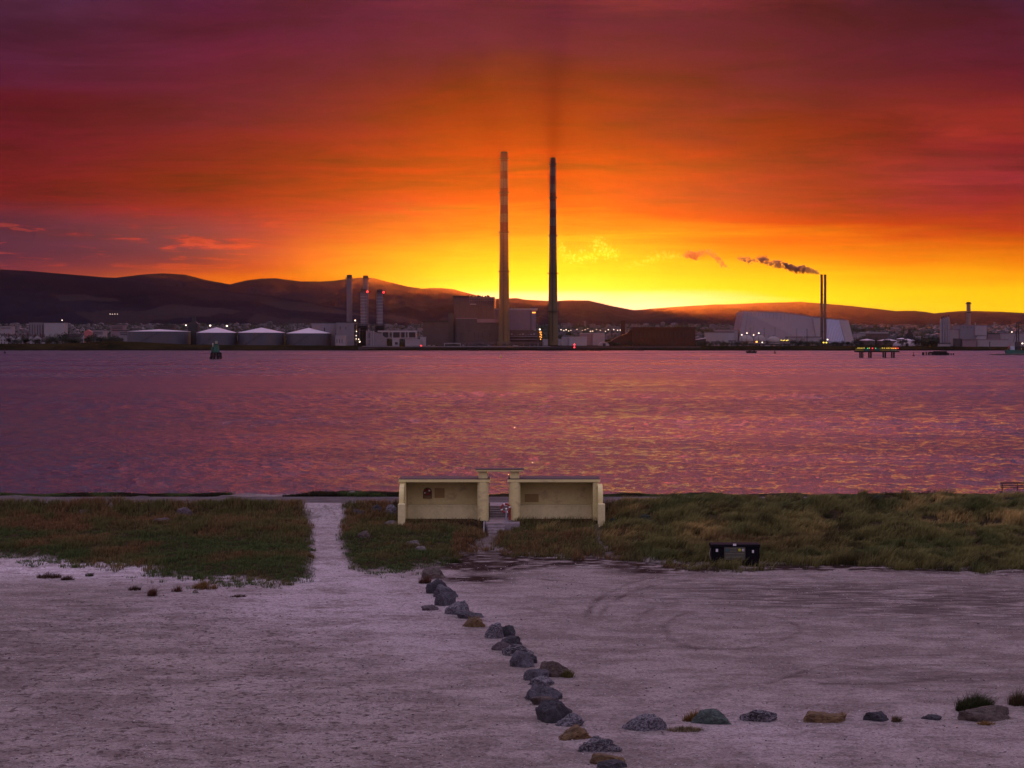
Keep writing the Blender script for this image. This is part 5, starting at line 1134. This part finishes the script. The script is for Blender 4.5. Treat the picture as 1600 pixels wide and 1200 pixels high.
LH.part('annexe', MB().box(x-2.9,x-1.95,Y-1,Y+1,4.32,7.6), M_GREEN); LH.part('fog_horn', MB().lathe(x-1.9,Y-.6,[(7.7,.35),(9.4,.55),(10.2,.3)],8), mat('lantern_pale',(.35,.34,.25),.4)); LH.part('ladder', MB().tube((x+3.1,Y-1.8,0),(x+2.,Y-1.6,4.3),.09,4).tube((x+3.6,Y-1.6,0),(x+2.5,Y-1.4,4.3),.09,4), M_DARK)
# ---- piled platform with coloured lights (left of the right-hand quay)
Y = 1240
PF = Thing('pile_platform', (PX(1371,Y),Y,0), 'long piled platform carrying a row of yellow, green and red lit cabins', 'platform')
PF.part('deck', bx(MB(), 1338.5, 1405.5, 548.4, 550.4, Y, 9), M_TIMB)
for px in (1347,1361,1383.5,1397): 
    for dy in (.5, 7.5): PF.part('pile', MB().tube((PX(px,Y),Y+dy,-4),(PX(px,Y),Y+dy,PZ(550.4,Y)),.62 if dy < 1 else .5,8), M_TIMB)
PF.part('pile', MB().tube((PX(1350,Y),Y+2,-4),(PX(1350,Y),Y+2,PZ(550.4,Y)),.16,6), M_TIMB, label='thin leg')
YC = mat('cabin_yellow',(.20,.17,.02),.6,.3,.5); GC = mat('cabin_green',(.01,.09,.075),.6,.3,.5); RC = mat('cabin_red',(.22,.02,.02),.6,.3,.5); PC = mat('cabin_pale_green',(.12,.22,.11),.6,.2,.5)
for a, b, y0, mm in ((1339,1350,544,YC),(1351.5,1360,544.5,GC),(1362,1367,543,RC),(1368,1375,544.8,GC),(1376,1390,544,YC),(1393,1402,545.5,PC),(1396,1403,541.5,RC)):
    zl = PZ(545.3,Y) if (mm is RC and a > 1390) else PZ(548.4,Y)+.01
    cbn = PF.part('cabin', MB().box(PX(a,Y),PX(b,Y),Y+1,Y+5,zl,PZ(y0,Y)), mm, bevel=.05); g = MB(); q = a+.8
    while q < b-1: g.box(PX(q,Y),PX(q+.9,Y),Y+.9,Y+.985,zl+.7,zl+1.1); q += 2
    PF.part('window', g, M_WIN, parent=cbn)
for px in (1341,1344,1347,1350.5,1358.5,1379,1382,1386,1388.5,1391): PF.part('lamp', MB().ball((PX(px,Y),Y+.8,PZ(543.9,Y)), .24, 6), L_YEL)
for px, mm in ((1363.5,L_RED),(1368.5,L_GRN),(1356,L_GRN),(1394,L_ORG),(1397,L_ORG),(1400,L_ORG),(1403.5,L_RED)): PF.part('lamp', MB().ball((PX(px,Y),Y+.6,PZ(544.2,Y)), .3, 6), mm)
for px, t_ in ((1343,541),(1350,539.5),(1361,541),(1376,540.5),(1386,539),(1399,540)): PF.part('mast', MB().tube((PX(px,Y),Y+3,PZ(548,Y)),(PX(px,Y),Y+3,PZ(t_,Y)),.12,5), M_DARK)
PF.part('rail', MB().box(PX(1338.5,Y),PX(1405.5,Y),Y+.05,Y+.15,PZ(546.2,Y),PZ(545.9,Y)), M_DARK)
# ---- pile row and breakwater at the right
Y = 1392
for k, px in enumerate([1441.5,1443.3,1447,1450.5,1453,1456,1458,1461,1463.2,1465.5,1468,1470,1472.5,1475,1477.5,1480,1482.3,1486,1489.5]):
    x = PX(px,Y); top = PZ(551.5 if px < 1481 else 553.2,Y)+.3*math.sin(px*7); solo('mooring_pile', MB().tube((x,Y,-3),(x+.1,Y+.1,top+.5),.52,7).lathe(x+.1,Y+.1,[(top+.48,.56),(top+.62,.56)],8), M_TIMB, (x,Y,0), 'dark timber pile in the ragged row right of the lit platform', 'pile', 'ragged row of mooring piles')
T = Thing('pile_beam', (PX(1462,Y),Y+.6,3), 'dark beam and planking lashed across the ragged row of piles', 'beam'); T.part('beam', MB().box(PX(1452,Y),PX(1480,Y),Y+.55,Y+1.1,1.6,2.5), M_TIMB); T.part('planking', MB().box(PX(1459,Y),PX(1480,Y),Y+1.12,Y+1.4,.3,3.1), M_TIMB)
def bank(name, p0, p1, Y, top, label, seed, wid=16, cat='breakwater'):
    a, b = PX(p0,Y), PX(p1,Y); nx = int((b-a)/1.0)+2; xs_b = np.linspace(a,b,nx); ys_b = np.linspace(Y-4,Y+wid,26); X_,Y_ = np.meshgrid(xs_b,ys_b)
    hgt_ = np.interp(X_, [PX(q[0],Y) for q in top],[PZ(q[1],Y) for q in top]); env = sstep(Y-4,Y+1.5,Y_)*sstep(Y+wid,Y+wid-4,Y_)
    Z_ = -1.5+(hgt_+1.5)*env + (.55*vnoise(X_,Y_,seed,.4,3)+.3*vnoise(X_,Y_,seed+1,1.,2))*env
    o = grid_obj(name,xs_b,ys_b,Z_,M_ROCKS,smooth=False); return props(o,label,cat)
bank('rock_breakwater', 1489, 1660, Y, [(1489,557.5),(1500,555.8),(1528,555.3),(1545,555.5),(1560,553.8),(1600,552.5),(1660,552.5)], 'low dark rock breakwater running in from the right edge', 60)
# crane on the right quay
Y = 1430
CR_ = Thing('quay_crane', (PX(1590,Y),Y,2.), 'dark harbour crane with an upright jib at the right edge', 'crane'); g = MB()
for dx in (-1.1,1.1):
    for dy in (-1,1): g.tube((PX(1590,Y)+dx,Y+dy,1.5),(PX(1590,Y)+dx*.6,Y+dy*.6,PZ(505,Y)),.2,4)
for k in range(9):
    z0_ = 3+k*2.3; s_ = 1 if k % 2 else -1; g.tube((PX(1590,Y)-1.0*s_,Y-1,z0_),(PX(1590,Y)+1.0*s_,Y-1,z0_+2.3),.13,4)
CR_.part('mast', g, M_DARK); CR_.part('jib', MB().tube((PX(1590,Y),Y,PZ(505,Y)),(PX(1594.5,Y),Y,PZ(503.5,Y)),.35,5).tube((PX(1588,Y),Y,PZ(503,Y)),(PX(1590,Y),Y,PZ(505,Y)),.35,5), M_DARK)
CR_.part('stay', MB().tube((PX(1583,Y),Y,PZ(535,Y)),(PX(1589.5,Y),Y,PZ(512,Y)),.16,4), M_DARK); CR_.part('machine_house', MB().box(PX(1586,Y),PX(1595,Y),Y-2,Y+3,1.5,PZ(541,Y)), M_DARK, bevel=.1); CR_.part('portal', MB().box(PX(1587,Y),PX(1594,Y),Y-1.6,Y+2.6,PZ(541,Y)+.01,PZ(534,Y)), M_DGREY)
sb_ = Thing('work_barge', (PX(1580,1420),1420,0), 'moored work boat with a green hull and pale wheelhouse at the right edge', 'boat'); Y = 1415
a, b = PX(1572,Y), PX(1600,Y); sb_.part('hull', MB().prism([(a+1,-.5),(b+3,-.5),(b+3,3.2),(a,4.)], Y, Y+5), mat('hull_green',(.02,.09,.07),.6,.3,.5)); sb_.part('wheelhouse', MB().box(PX(1580,Y),PX(1586,Y),Y+1,Y+4,3.4,6.6), mat('wheel_white',(.35,.38,.45),.6)); sb_.part('derrick', MB().tube((PX(1575,Y),Y+2,3.6),(PX(1580,Y),Y+2,8.5),.2,5), mat('derrick_red',(.5,.03,.03),.5))
# ---- right-hand plant
Y = 1860
for k, (px, top) in enumerate(((1470.5,498),(1474.2,496.5),(1477.9,495.5),(1481.5,494.5))):
    x = PX(px,Y); r = 1.95*Y/F; T = Thing('silo', (x,Y,LG), ['leftmost and shortest','second from the left','third from the left','rightmost and tallest'][k]+' of the four tall grey silos', 'silo', 'row of tall grey silos')
    T.part('barrel', MB().lathe(x,Y,[(LG-1,r),(PZ(top+3,Y),r),(PZ(top,Y),r*.4)],20), M_GREY, smooth='auto'); T.part('filter', MB().cyl(x+.3,Y,PZ(top,Y)-.3,PZ(top,Y)+1.9,.7,.6,8), M_DARK)
block('loading_bay', 1468, 1485, 537, 1850, 8, M_PALE, 'pale loading bay at the foot of the silos', 'industrial building')
block('plant_hall', 1485.5, 1499.5, 515.5, 1870, 25, M_PALE, 'lower pale hall between the silos and the plant with the stack', roof=M_MAUVE)
T = block('plant_hall', 1500, 1542, 508.8, 1868, 30, M_GREY, 'tall pale plant hall carrying the round banded stack', roof=M_MAUVE, wins=[(px,px+1,510.5,512) for px in (1505,1511,1517,1526,1530,1534,1538)])
T.part('right_face', bx(MB(), 1523.5, 1541.6, 509.2, 524, 1866.6, 1.2), M_PALE)
x = PX(1513.3,1880); T = Thing('plant_stack', (x,1880,PZ(508,1880)), 'single round stack with a dark collar on the pale plant hall at the right', 'stack'); r = 3.1*1880/F
T.part('shaft', MB().lathe(x,1880,[(PZ(509,1880)-3,r),(PZ(475,1880),r)],24), mat('stack_brown',(.20,.13,.12),.7,.15,.1), smooth='auto'); T.part('tip', MB().lathe(x,1880,[(PZ(475,1880)+.002,r*1.08),(PZ(472,1880),r*1.08)],24), M_DARK, smooth='auto')
for py in (474.5,488.4): T.part('gallery', MB().lathe(x,1880,[(PZ(py,1880)-.3,r+.01),(PZ(py,1880)-.3,r+1.1),(PZ(py,1880)+.4,r+1.1),(PZ(py,1880)+.4,r+.01)],24,cap=False), M_DARK)
T.part('pipe', MB().tube((x-r-.5,1879,PZ(508,1880)),(x-r-.5,1879,PZ(490,1880)),.35,6), M_LEAD); mast(1524, 504, 1885, 'short white vent pipe on the plant hall roof', None, m=M_WHITE, thick=.45, name='vent_pipe', base=PZ(509,1885))
block('plant_hall', 1493, 1503, 530, 1845, 10, M_DGREY, 'dark low building in front of the lower pale hall', roof=M_BROWN); block('plant_hall', 1504, 1526, 531.5, 1842, 10, M_MAUVE, 'low mauve building in front of the tall plant hall', roof=M_BROWN)
block('plant_hall', 1527, 1575, 531, 1846, 14, M_PALE, 'long low pale building left of the crane', roof=M_MAUVE); block('plant_hall', 1543, 1562, 522, 1885, 14, M_MAUVE, 'set-back mauve block right of the tall plant hall'); block('plant_hall', 1562.5, 1612, 521.5, 1890, 14, M_PALE, 'wide set-back pale block behind the crane', roof=M_MAUVE)
block('plant_hall', 1528, 1541, 526, 1855, 8, M_WHITE, 'small block with a white roof line against the plant hall', roof=M_WHITE)
mast(1546.5, 534, 1600, 'dark lamp post standing before the low pale building at the right', None, thick=.3, name='mast')
# ---- between: hangars, small tanks and tower behind the lit platform
tank(1357, 25, 529.5, 532, 2000, 'small white-roofed tank, leftmost behind the lit platform', M_BROWN, group='small white-roofed tanks'); tank(1390, 32, 529.5, 532.5, 2000, 'wider white-roofed tank behind the middle of the lit platform', M_BROWN, group='small white-roofed tanks'); tank(1410, 16, 528, 530, 2080, 'small white-roofed tank under the dark blocky tower on the right', M_BROWN, group='small white-roofed tanks'); tank(1421, 28, 529.5, 532.5, 2000, 'white-roofed tank right of the dark blocky tower', M_BROWN, group='small white-roofed tanks')
x = PX(1418,1900); T = Thing('dome_store', (x,1910,LG), 'low pale dome right of the lit platform', 'dome'); T.part('shell', MB().lathe(x,1915,[(LG-1,12.)]+[(LG+6.5*math.sin(q),max(.2,12*math.cos(q))) for q in [math.pi/2*i/8 for i in range(9)]],32), M_PALE, smooth='auto'); T.part('door', MB().box(x-1.5,x+1.5,1902.6,1904,LG,LG+3), M_WIN)
block('hangar', 1353, 1388, 521, 2300, 40, M_BROWN, 'broad hangar roof seen beyond the small white-roofed tanks', 'hangar', roof=M_WHITE, par=1.4); block('hangar', 1340, 1352, 522.5, 2250, 30, M_PALE, 'small hangar left of the broad one', 'hangar', roof=M_WHITE); block('hangar', 1434, 1439, 526, 1950, 10, M_PALE, 'small pale cube between the tanks and the silos', 'shed', roof=M_WHITE)
for px, Yk, lab, t0, sc_ in ((301.5,1960,'dark blocky tower with a narrow top rising behind the storage tanks on the left',494.5,1.0),(1421.5,2050,'dark blocky tower with a narrow top rising behind the small tanks on the right',513.5,.75)):
    T = Thing('old_tower', (PX(px,Yk),Yk,LG), lab, 'tower', 'dark blocky towers'); w_ = 8.*sc_
    T.part('block', MB().prism([(PX(px-w_,Yk),LG-1),(PX(px+w_,Yk),LG-1),(PX(px+w_*.95,Yk),PZ(t0+10*sc_+2,Yk)),(PX(px+w_*.5,Yk),PZ(t0+8*sc_,Yk)),(PX(px-w_*.4,Yk),PZ(t0+8*sc_,Yk)),(PX(px-w_*.95,Yk),PZ(t0+11*sc_,Yk))], Yk, Yk+9), M_DARK)
    T.part('top', MB().box(PX(px-w_*.28,Yk),PX(px+w_*.38,Yk),Yk+2,Yk+6,PZ(t0+8*sc_,Yk)+.01,PZ(t0,Yk)), M_DARK)
# ---- left town: office blocks, houses
def office(px0, px1, py, Y, m, label, vert, nwin, lane=None):
    T = Thing('office_block', (PX((px0+px1)/2,Y),Y,LG), label, 'office building', 'buildings of the distant town'); T.part('walls', bx(MB(), px0, px1, py, 534, Y, 20, LG-1), m); T.part('roof', rim(MB(), px0, px1, py, Y, 20, .8, .3), M_SLATE)
    for k in range(nwin):
        q = px0+1.5+(px1-px0-3)*k/max(1,nwin-1); T.part('window', bx(MB(), q-.5, q+.5, py+3, 531, Y-.2, .18) if vert else bx(MB(), px0+1.5, px1-1.5, py+2.5+k*2.6, py+3.6+k*2.6, Y-.2, .18), M_WIN)
office(45, 68, 504, 2320, M_GREY, 'grey-green office block with vertical strips at the far left', True, 6); office(69, 100, 504.3, 2310, M_WHITE, 'pale office block with a blank front at the far left', False, 0)
office(173, 193, 508, 2500, M_MAUVE, 'mauve flat block with a pale roof line left of the big tanks', False, 3); office(144, 162, 516, 2200, M_PALE, 'pale blue-grey block left of the mauve flat one', False, 2); office(0, 18, 509.5, 2700, M_PALE, 'long pale low block at the left edge', False, 1); office(246, 272, 508.5, 2700, M_DGREY, 'dim flat-roofed block showing over the widest tank', False, 1)
office(100, 128, 523, 2250, M_DGREY, 'low dark block with a pale roof line right of the pale office block', False, 1); office(186, 200, 517, 2150, M_GREY, 'small grey block against the left side of the widest tank', False, 2)
def house(label):
    T = Thing('house', (0,0,0), label, 'house', 'small houses of the distant shore town')
    T.part('walls', MB().prism([(-3.5,-1),(3.5,-1),(3.5,5),(0,7.6),(-3.5,5)], -4, 4), M_WHITE); T.part('roof', MB().prism([(-4,4.8),(0,7.9),(4,4.8),(4,5.1),(0,8.2),(-4,5.1)], -4.3, 4.3), M_SLATE)
    T.part('window', MB().box(-2.3,-1.1,-4.1,-4.01,1,2.4).box(1.1,2.3,-4.1,-4.01,1,2.4).box(-2.3,-1.1,-4.1,-4.01,3.2,4.5).box(1.1,2.3,-4.1,-4.01,3.2,4.5), M_WIN); T.part('chimney', MB().box(2.2,3,-.5,.5,5.4,8.6), M_BRICK); return T
hs0 = house('small white gabled house in the terraces at the far left shore'); r_ = random.Random(5); first = True
for k in range(58):
    if k < 22: px, py, Yk = k*3.1+r_.uniform(-.8,.8), 534.5+r_.uniform(-.5,.8), 1975+r_.uniform(0,20)
    elif k < 40: px, py, Yk = (k-22)*4+r_.uniform(-1,1), 529.5+r_.uniform(-1,1), 2350+r_.uniform(0,60)
    elif k < 46: px, py, Yk = 131+(k-40)*3+r_.uniform(-.5,.5), 529.5+r_.uniform(-.4,.4), 2150+r_.uniform(0,20)
    else: px, py, Yk = (r_.uniform(4,240) if k < 53 else r_.uniform(1500,1590)), 512+r_.uniform(-4,6), 3400+r_.uniform(0,500)
    loc = (PX(px,Yk), Yk, LZ(Yk)-.2); lab = 'small white gabled house in the terraces at the far left shore' if k < 40 else ('white gabled house in the short row beside the dark trees left of the tanks' if k < 46 else 'tiny faint house among the trees of the distant town')
    if first: hs0.o.location = loc; first = False
    else: dup(hs0.o, loc, r_.uniform(-.4,.4), lab, (r_.uniform(.85,1.3),1,r_.uniform(1.3,1.6)))
x = PX(137,2120); solo('red_gable', MB().prism([(x-4,LG),(x+4,LG),(x+4,PZ(518,2120)),(x,PZ(515,2120)),(x-4,PZ(518,2120))], 2120, 2128), mat('red_gable_paint',(.35,.10,.10),.7,.15,.3), (x,2120,LG), 'red gable wall beside the pale blue-grey block on the left', 'house')
# ---- trees
LF = mat('leaf_dark', (.022,.024,.012), .8, .5, .25); BK_ = mat('tree_bark', (.03,.022,.016), .9)
def tree(seed, label):
    r = random.Random(seed); T = Thing('tree', (0,0,0), label, 'tree', 'trees along the far shore'); mb = MB(); R0 = 3.6
    cl = [(Vector((r.gauss(0,1.6), r.gauss(0,1.6), 4.6+r.gauss(0,1.3))), r.uniform(1.1,2.2)) for _ in range(13)]
    for c0, rr in cl:
        for k in range(70):
            d_ = Vector((r.gauss(0,1), r.gauss(0,1), r.gauss(0,.8))).normalized()*rr*r.uniform(.55,1.08); p = c0+d_
            if p.z < .6: continue
            u = Vector((r.gauss(0,1),r.gauss(0,1),r.gauss(0,1))).normalized()*r.uniform(.18,.36); v_ = u.orthogonal().normalized()*u.length*.7
            mb.add([p-u,p+v_,p+u,p-v_], [(0,1,2,3)])
    T.part('crown', mb, LF); g = MB().tube((0,0,-1.5),(0,0,3.6),.32,7,.2)
    for c0, rr in cl[:7]: g.tube((0,0,2.+r.random()), tuple(c0), .14, 5, .05)
    T.part('trunk', g, BK_); return T
protos = [tree(s_, 'dark bushy tree on the far shore') for s_ in (1,2,3)]
TR = [(px, 1862, .75, 'dark rounded tree in the clump at the waterside below the white sheds') for px in (1092,1096,1101,1104,1109,1112,1118,1126,1132,1137,1143,1150,1155,1160,1165,1171,1176)] + \
     [(px, 1858, .95, 'dark rounded tree in the waterside hedge left of the twin stacks') for px in (1238,1243,1248,1253,1259,1264,1269,1274,1279,1284)] + \
     [(px, 1865, .85, 'dark bushy tree in the belt below the bright cladding') for px in (1291,1296,1302,1307,1312,1318,1324,1330,1336)] + \
     [(px, 1880, 1.15, 'dark tree behind the lit platform') for px in (1345,1361,1385,1410,1430,1437,1443,1449,1455,1461,1467)] + \
     [(px, 1885, .95, 'dark tree before the low buildings right of the silos') for px in (1487,1491,1496,1502,1511,1519,1536,1549,1558)] + \
     [(px, 1905, .75, 'shrubby tree against the broken wing of the brick ruin') for px in (948,952,957,961,966,983,990,1000,1009)] + \
     [(px, 1960, 1.0, 'dark tree before the houses at the far left shore') for px in (13,25,29,38,42,55,60,70,77,84,90,97,104,112,118,124)] + \
     [(px, 2050, 1.5, 'dark tree among the blocks of the left town') for px in (15,24,33,74,80,98,112,122,136,141,148,156,164,170,178,184)] + \
     [(px, 1868, .5, 'low bush on the shore bank in front of the right-hand sheds') for px in (1182,1187,1193,1199,1206,1213,1219,1226,1232)] + \
     [(px, 2180, 1.3, 'dim tree beyond the small tanks') for px in (1338,1344,1350,1366,1374,1382,1398,1404,1428,1446,1452,1458,1464,875,905,935,960)]
used = set()
for i, (px, Yk, sc_, lab) in enumerate(TR):
    pr = protos[i % 3].o; sc2 = sc_*r_.uniform(.8,1.2); zb = 3.2 if px > 150 else 5.0
    if 1985 < Yk: zb = 3.5
    if i % 3 not in used:
        used.add(i % 3); pr.location = (PX(px,Yk),Yk,zb); pr.scale = (sc2,)*3; pr['label'] = lab
    else: dup(pr, (PX(px,Yk),Yk+r_.uniform(-3,3),zb), r_.uniform(0,6.28), lab, (sc2*r_.uniform(.9,1.3),sc2,sc2*r_.uniform(.85,1.1)))
# town woods: one mass nobody could count
def woods(name, p0, p1, y0, y1, n, seed, h=9.):
    r = np.random.default_rng(seed); mb = MB(); rr = random.Random(seed)
    for k in range(n):
        Yk = rr.uniform(y0, y1); x = PX(rr.uniform(p0,p1), Yk); hh3 = h*rr.uniform(.6,1.25); w_ = rr.uniform(5,11)
        for j in range(16):
            p = Vector((x+rr.gauss(0,w_*.4), Yk+rr.gauss(0,3), LZ(Yk)-1+hh3*rr.random())); u = Vector((rr.gauss(0,1),rr.gauss(0,1),rr.gauss(0,1))).normalized()*rr.uniform(1.,2.2); v_ = u.orthogonal().normalized()*u.length*.7
            mb.add([p-u,p+v_,p+u,p-v_], [(0,1,2,3)])
    o = mb.obj(name, LF); props(o, kind='stuff')
woods('town_woods', -60, 700, 2500, 4900, 1500, 1); woods('town_woods', 700, 1680, 2600, 4900, 1700, 2, 8.); 
def roofs(name, p0, p1, y0, y1, n, seed):
    rr = random.Random(seed); mb = MB()
    for k in range(n):
        Yk = rr.uniform(y0, y1); x = PX(rr.uniform(p0,p1), Yk); w_ = rr.uniform(4,16); h_ = rr.uniform(5,10)*(1.7 if rr.random() < .08 else 1)
        g0 = LZ(Yk)-1; h_ *= .8; w_ *= .6; mb.prism([(x-w_,g0),(x+w_,g0),(x+w_,g0+h_),(x+w_*.2,g0+h_+rr.uniform(0,3)),(x-w_,g0+h_)], Yk, Yk+rr.uniform(8,20))
    props(mb.obj(name, mat('town_walls',(.12,.095,.11),.8,.5,.02)), kind='stuff')
roofs('distant_town', -60, 700, 2600, 4900, 620, 3); roofs('distant_town', 700, 1680, 2600, 4900, 520, 4)
# ---- small craft and buoys
def buoy(px, pyb, hpx, m, label):
    Yk = H*F/(pyb-EYE); k = Yk/F; x = PX(px,Yk); T = Thing('buoy', (x,Yk,0), label, 'buoy', 'buoys in the bay'); h_ = hpx*k
    T.part('float', MB().lathe(x,Yk,[(-.4,h_*.22),(h_*.22,h_*.3),(h_*.32,h_*.2)],14), m, smooth='auto'); T.part('tower', MB().lathe(x,Yk,[(h_*.32,h_*.14),(h_*.85,h_*.05)],8), m); T.part('topmark', MB().ball((x,Yk,h_*.93),h_*.09,8), m)
buoy(7.5, 552.3, 7, M_DARK, 'dark buoy near the left edge of the bay'); buoy(1427.5, 556.5, 7, mat('buoy_red',(.2,.05,.06),.6), 'dull red buoy right of the lit platform'); buoy(1210.5, 552.2, 6, M_DARK, 'dark buoy off the trees below the metal hall'); buoy(782.5, 559, 5.5, mat('buoy_yellow',(.6,.45,.05),.6), 'small yellow buoy off the left tall chimney'); buoy(1095, 561.5, 3, mat('buoy_yellow',(.6,.45,.05),.6), 'tiny yellow buoy off the white sheds')
Yk = H*F/(551.6-EYE); a, b = PX(1166,Yk), PX(1183,Yk); T = Thing('moored_barge', ((a+b)/2,Yk,0), 'low dark barge moored off the trees below the domes', 'boat'); T.part('hull', MB().prism([(a+1.,-.5),(b-1.,-.5),(b,1.5),(a,1.5)], Yk, Yk+4), M_TIMB); T.part('deckhouse', MB().box(a+2,a+4.4,Yk+.8,Yk+3,1.52,2.7).box(a+6,b-1.6,Yk+1,Yk+3,1.52,2.0), M_DARK)
# cormorant
Yk = H*F/(670.6-EYE); x = PX(988,Yk); mb = MB()
prof = [((x-.42,Yk,.02),.03),((x-.28,Yk,.05),.10),((x-.05,Yk,.06),.15),((x+.14,Yk,.08),.12),((x+.22,Yk,.2),.055),((x+.23,Yk,.36),.04),((x+.25,Yk,.43),.055),((x+.31,Yk,.43),.03),((x+.42,Yk,.44),.01)]
for (p, ra), (q, rb_) in zip(prof, prof[1:]): mb.tube(p, q, ra, 10, rb_)
bo = mb.obj('cormorant', mat('feather_black',(.02,.02,.022),.5), (x,Yk,0)); bo.location = (x,Yk,0); props(bo, 'small dark cormorant swimming in the orange glitter', 'bird')
md = bo.modifiers.new('remesh','REMESH'); md.mode = 'VOXEL'; md.voxel_size = .018; md.use_smooth_shade = True
# ---- smoke
def smoke(name, line, Y, dens, n, seed, g_, col, rs, lacy=1.):
    """billows strung along the plume's bent axis, merged into one skin that holds a thin even smoke"""
    rr = random.Random(seed); bm = bmesh.new(); cum = [0.]
    for p, q in zip(line, line[1:]): cum.append(cum[-1]+(q[0]-p[0])*.5*(p[3]+q[3])*(p[2]+q[2])*.5)
    base = Vector((PX(sum(p[0] for p in line)/len(line), Y), Y, PZ(line[0][1], Y)))
    off = Vector((rr.uniform(0, 99), rr.uniform(0, 99), 0))
    for i in range(n):
        u = rr.uniform(0, cum[-1]); j = max(k for k in range(len(cum)-1) if cum[k] <= u); f = (u-cum[j])/max(1e-6, cum[j+1]-cum[j])
        p, q = line[j], line[j+1]; px = p[0]+(q[0]-p[0])*f; py = p[1]+(q[1]-p[1])*f; R = (p[2]+(q[2]-p[2])*f)*Y/F
        a = rr.uniform(0, 2*math.pi); d_ = math.sqrt(rr.random()); r = R*rs*rr.uniform(.35, 1.)*(1.15-.6*d_)
        c = Vector((PX(px, Y)+rr.gauss(0, .3 if dens > .1 else .75)*R, Y+math.sin(a)*d_*R*.8, PZ(py, Y)+math.cos(a)*d_*(R-r*.5)))-base
        ret = bmesh.ops.create_icosphere(bm, subdivisions=2, radius=r, matrix=__import__('mathutils').Matrix.Translation(c))
        for v in ret['verts']:
            dd = v.co-c; v.co = c+dd*(1+.75*lacy*mnoise.noise(v.co*(1.1/max(r, .8))+off)+.55*lacy*mnoise.noise(v.co*(2.6/max(r, .8))+off))
    me = bpy.data.meshes.new(name); bm.to_mesh(me); bm.free()
    m, t, bs = newmat(name+'_volume'); m.node_tree.nodes.remove(bs)
    pv = t.new('ShaderNodeVolumePrincipled'); pv.inputs['Color'].default_value = col; pv.inputs['Anisotropy'].default_value = g_; pv.inputs['Density'].default_value = dens
    t.l.new(pv.outputs[0], m.node_tree.nodes['Material Output'].inputs['Volume']); me.materials.append(m)
    o = bpy.data.objects.new(name, me); COL.objects.link(o); o.location = base; props(o, kind='stuff')
    md = o.modifiers.new('remesh', 'REMESH'); md.mode = 'VOXEL'; md.voxel_size = .36; return o
PUR = (.45,.27,.42,1)
smoke('smoke', [(1224,414,6,.9),(1234,418,7,.9),(1244,421,7.5,1),(1256,421,7.5,1),(1266,423,6,1.1),(1276,426,4,1.4),(1284,428.2,1.6,1.8)], 1976, .7, 520, 1, .3, PUR, .32)
smoke('smoke', [(1152,402,3,.5),(1158,404,6,.7),(1166,407,8,1.),(1174,407,6,.9),(1180,407,5,.8),(1186,405,7,.9),(1194,406,8,1),(1202,411,6,.8),(1210,413,8,1),(1220,412,8.5,1.1),(1228,416,6,1.)], 1976, .6, 560, 2, .3, PUR, .27)
smoke('smoke', [(1066,400,4,.5),(1076,398,8,1),(1088,400,8,1),(1098,394,6,.6),(1108,395,7,.6),(1118,400,6,.8),(1124,408,7,1.2),(1130,414,6,1.),(1138,421,3,.5),(1150,426,1.5,.3)], 1976, .30, 420, 3, .6, (.6,.38,.42,1), .34, 1.3)
smoke('smoke', [(869,376,9,1.),(874,388,10,1.2),(881,400,10,1),(892,405,9,.8),(904,407,9,.6),(918,404,8,.5)], 1990, .013, 240, 4, .9, (1,.97,.8,1), .24, 1.8)
smoke('smoke', [(922,408,7,.6),(928,396,14,1),(932,380,12,1.4),(936,372,7,1.),(942,384,10,1.),(952,396,11,1.),(962,400,9,.7),(968,408,7,.5)], 1990, .013, 280, 5, .9, (1,.97,.8,1), .26, 1.8)
smoke('smoke', [(975,418,6,.4),(995,414,7,.5),(1012,408,8,.7),(1026,400,10,.8),(1036,394,8,.8),(1046,398,8,.6),(1062,402,8,.6)], 1990, .012, 300, 6, .9, (1,.95,.8,1), .28, 1.6)
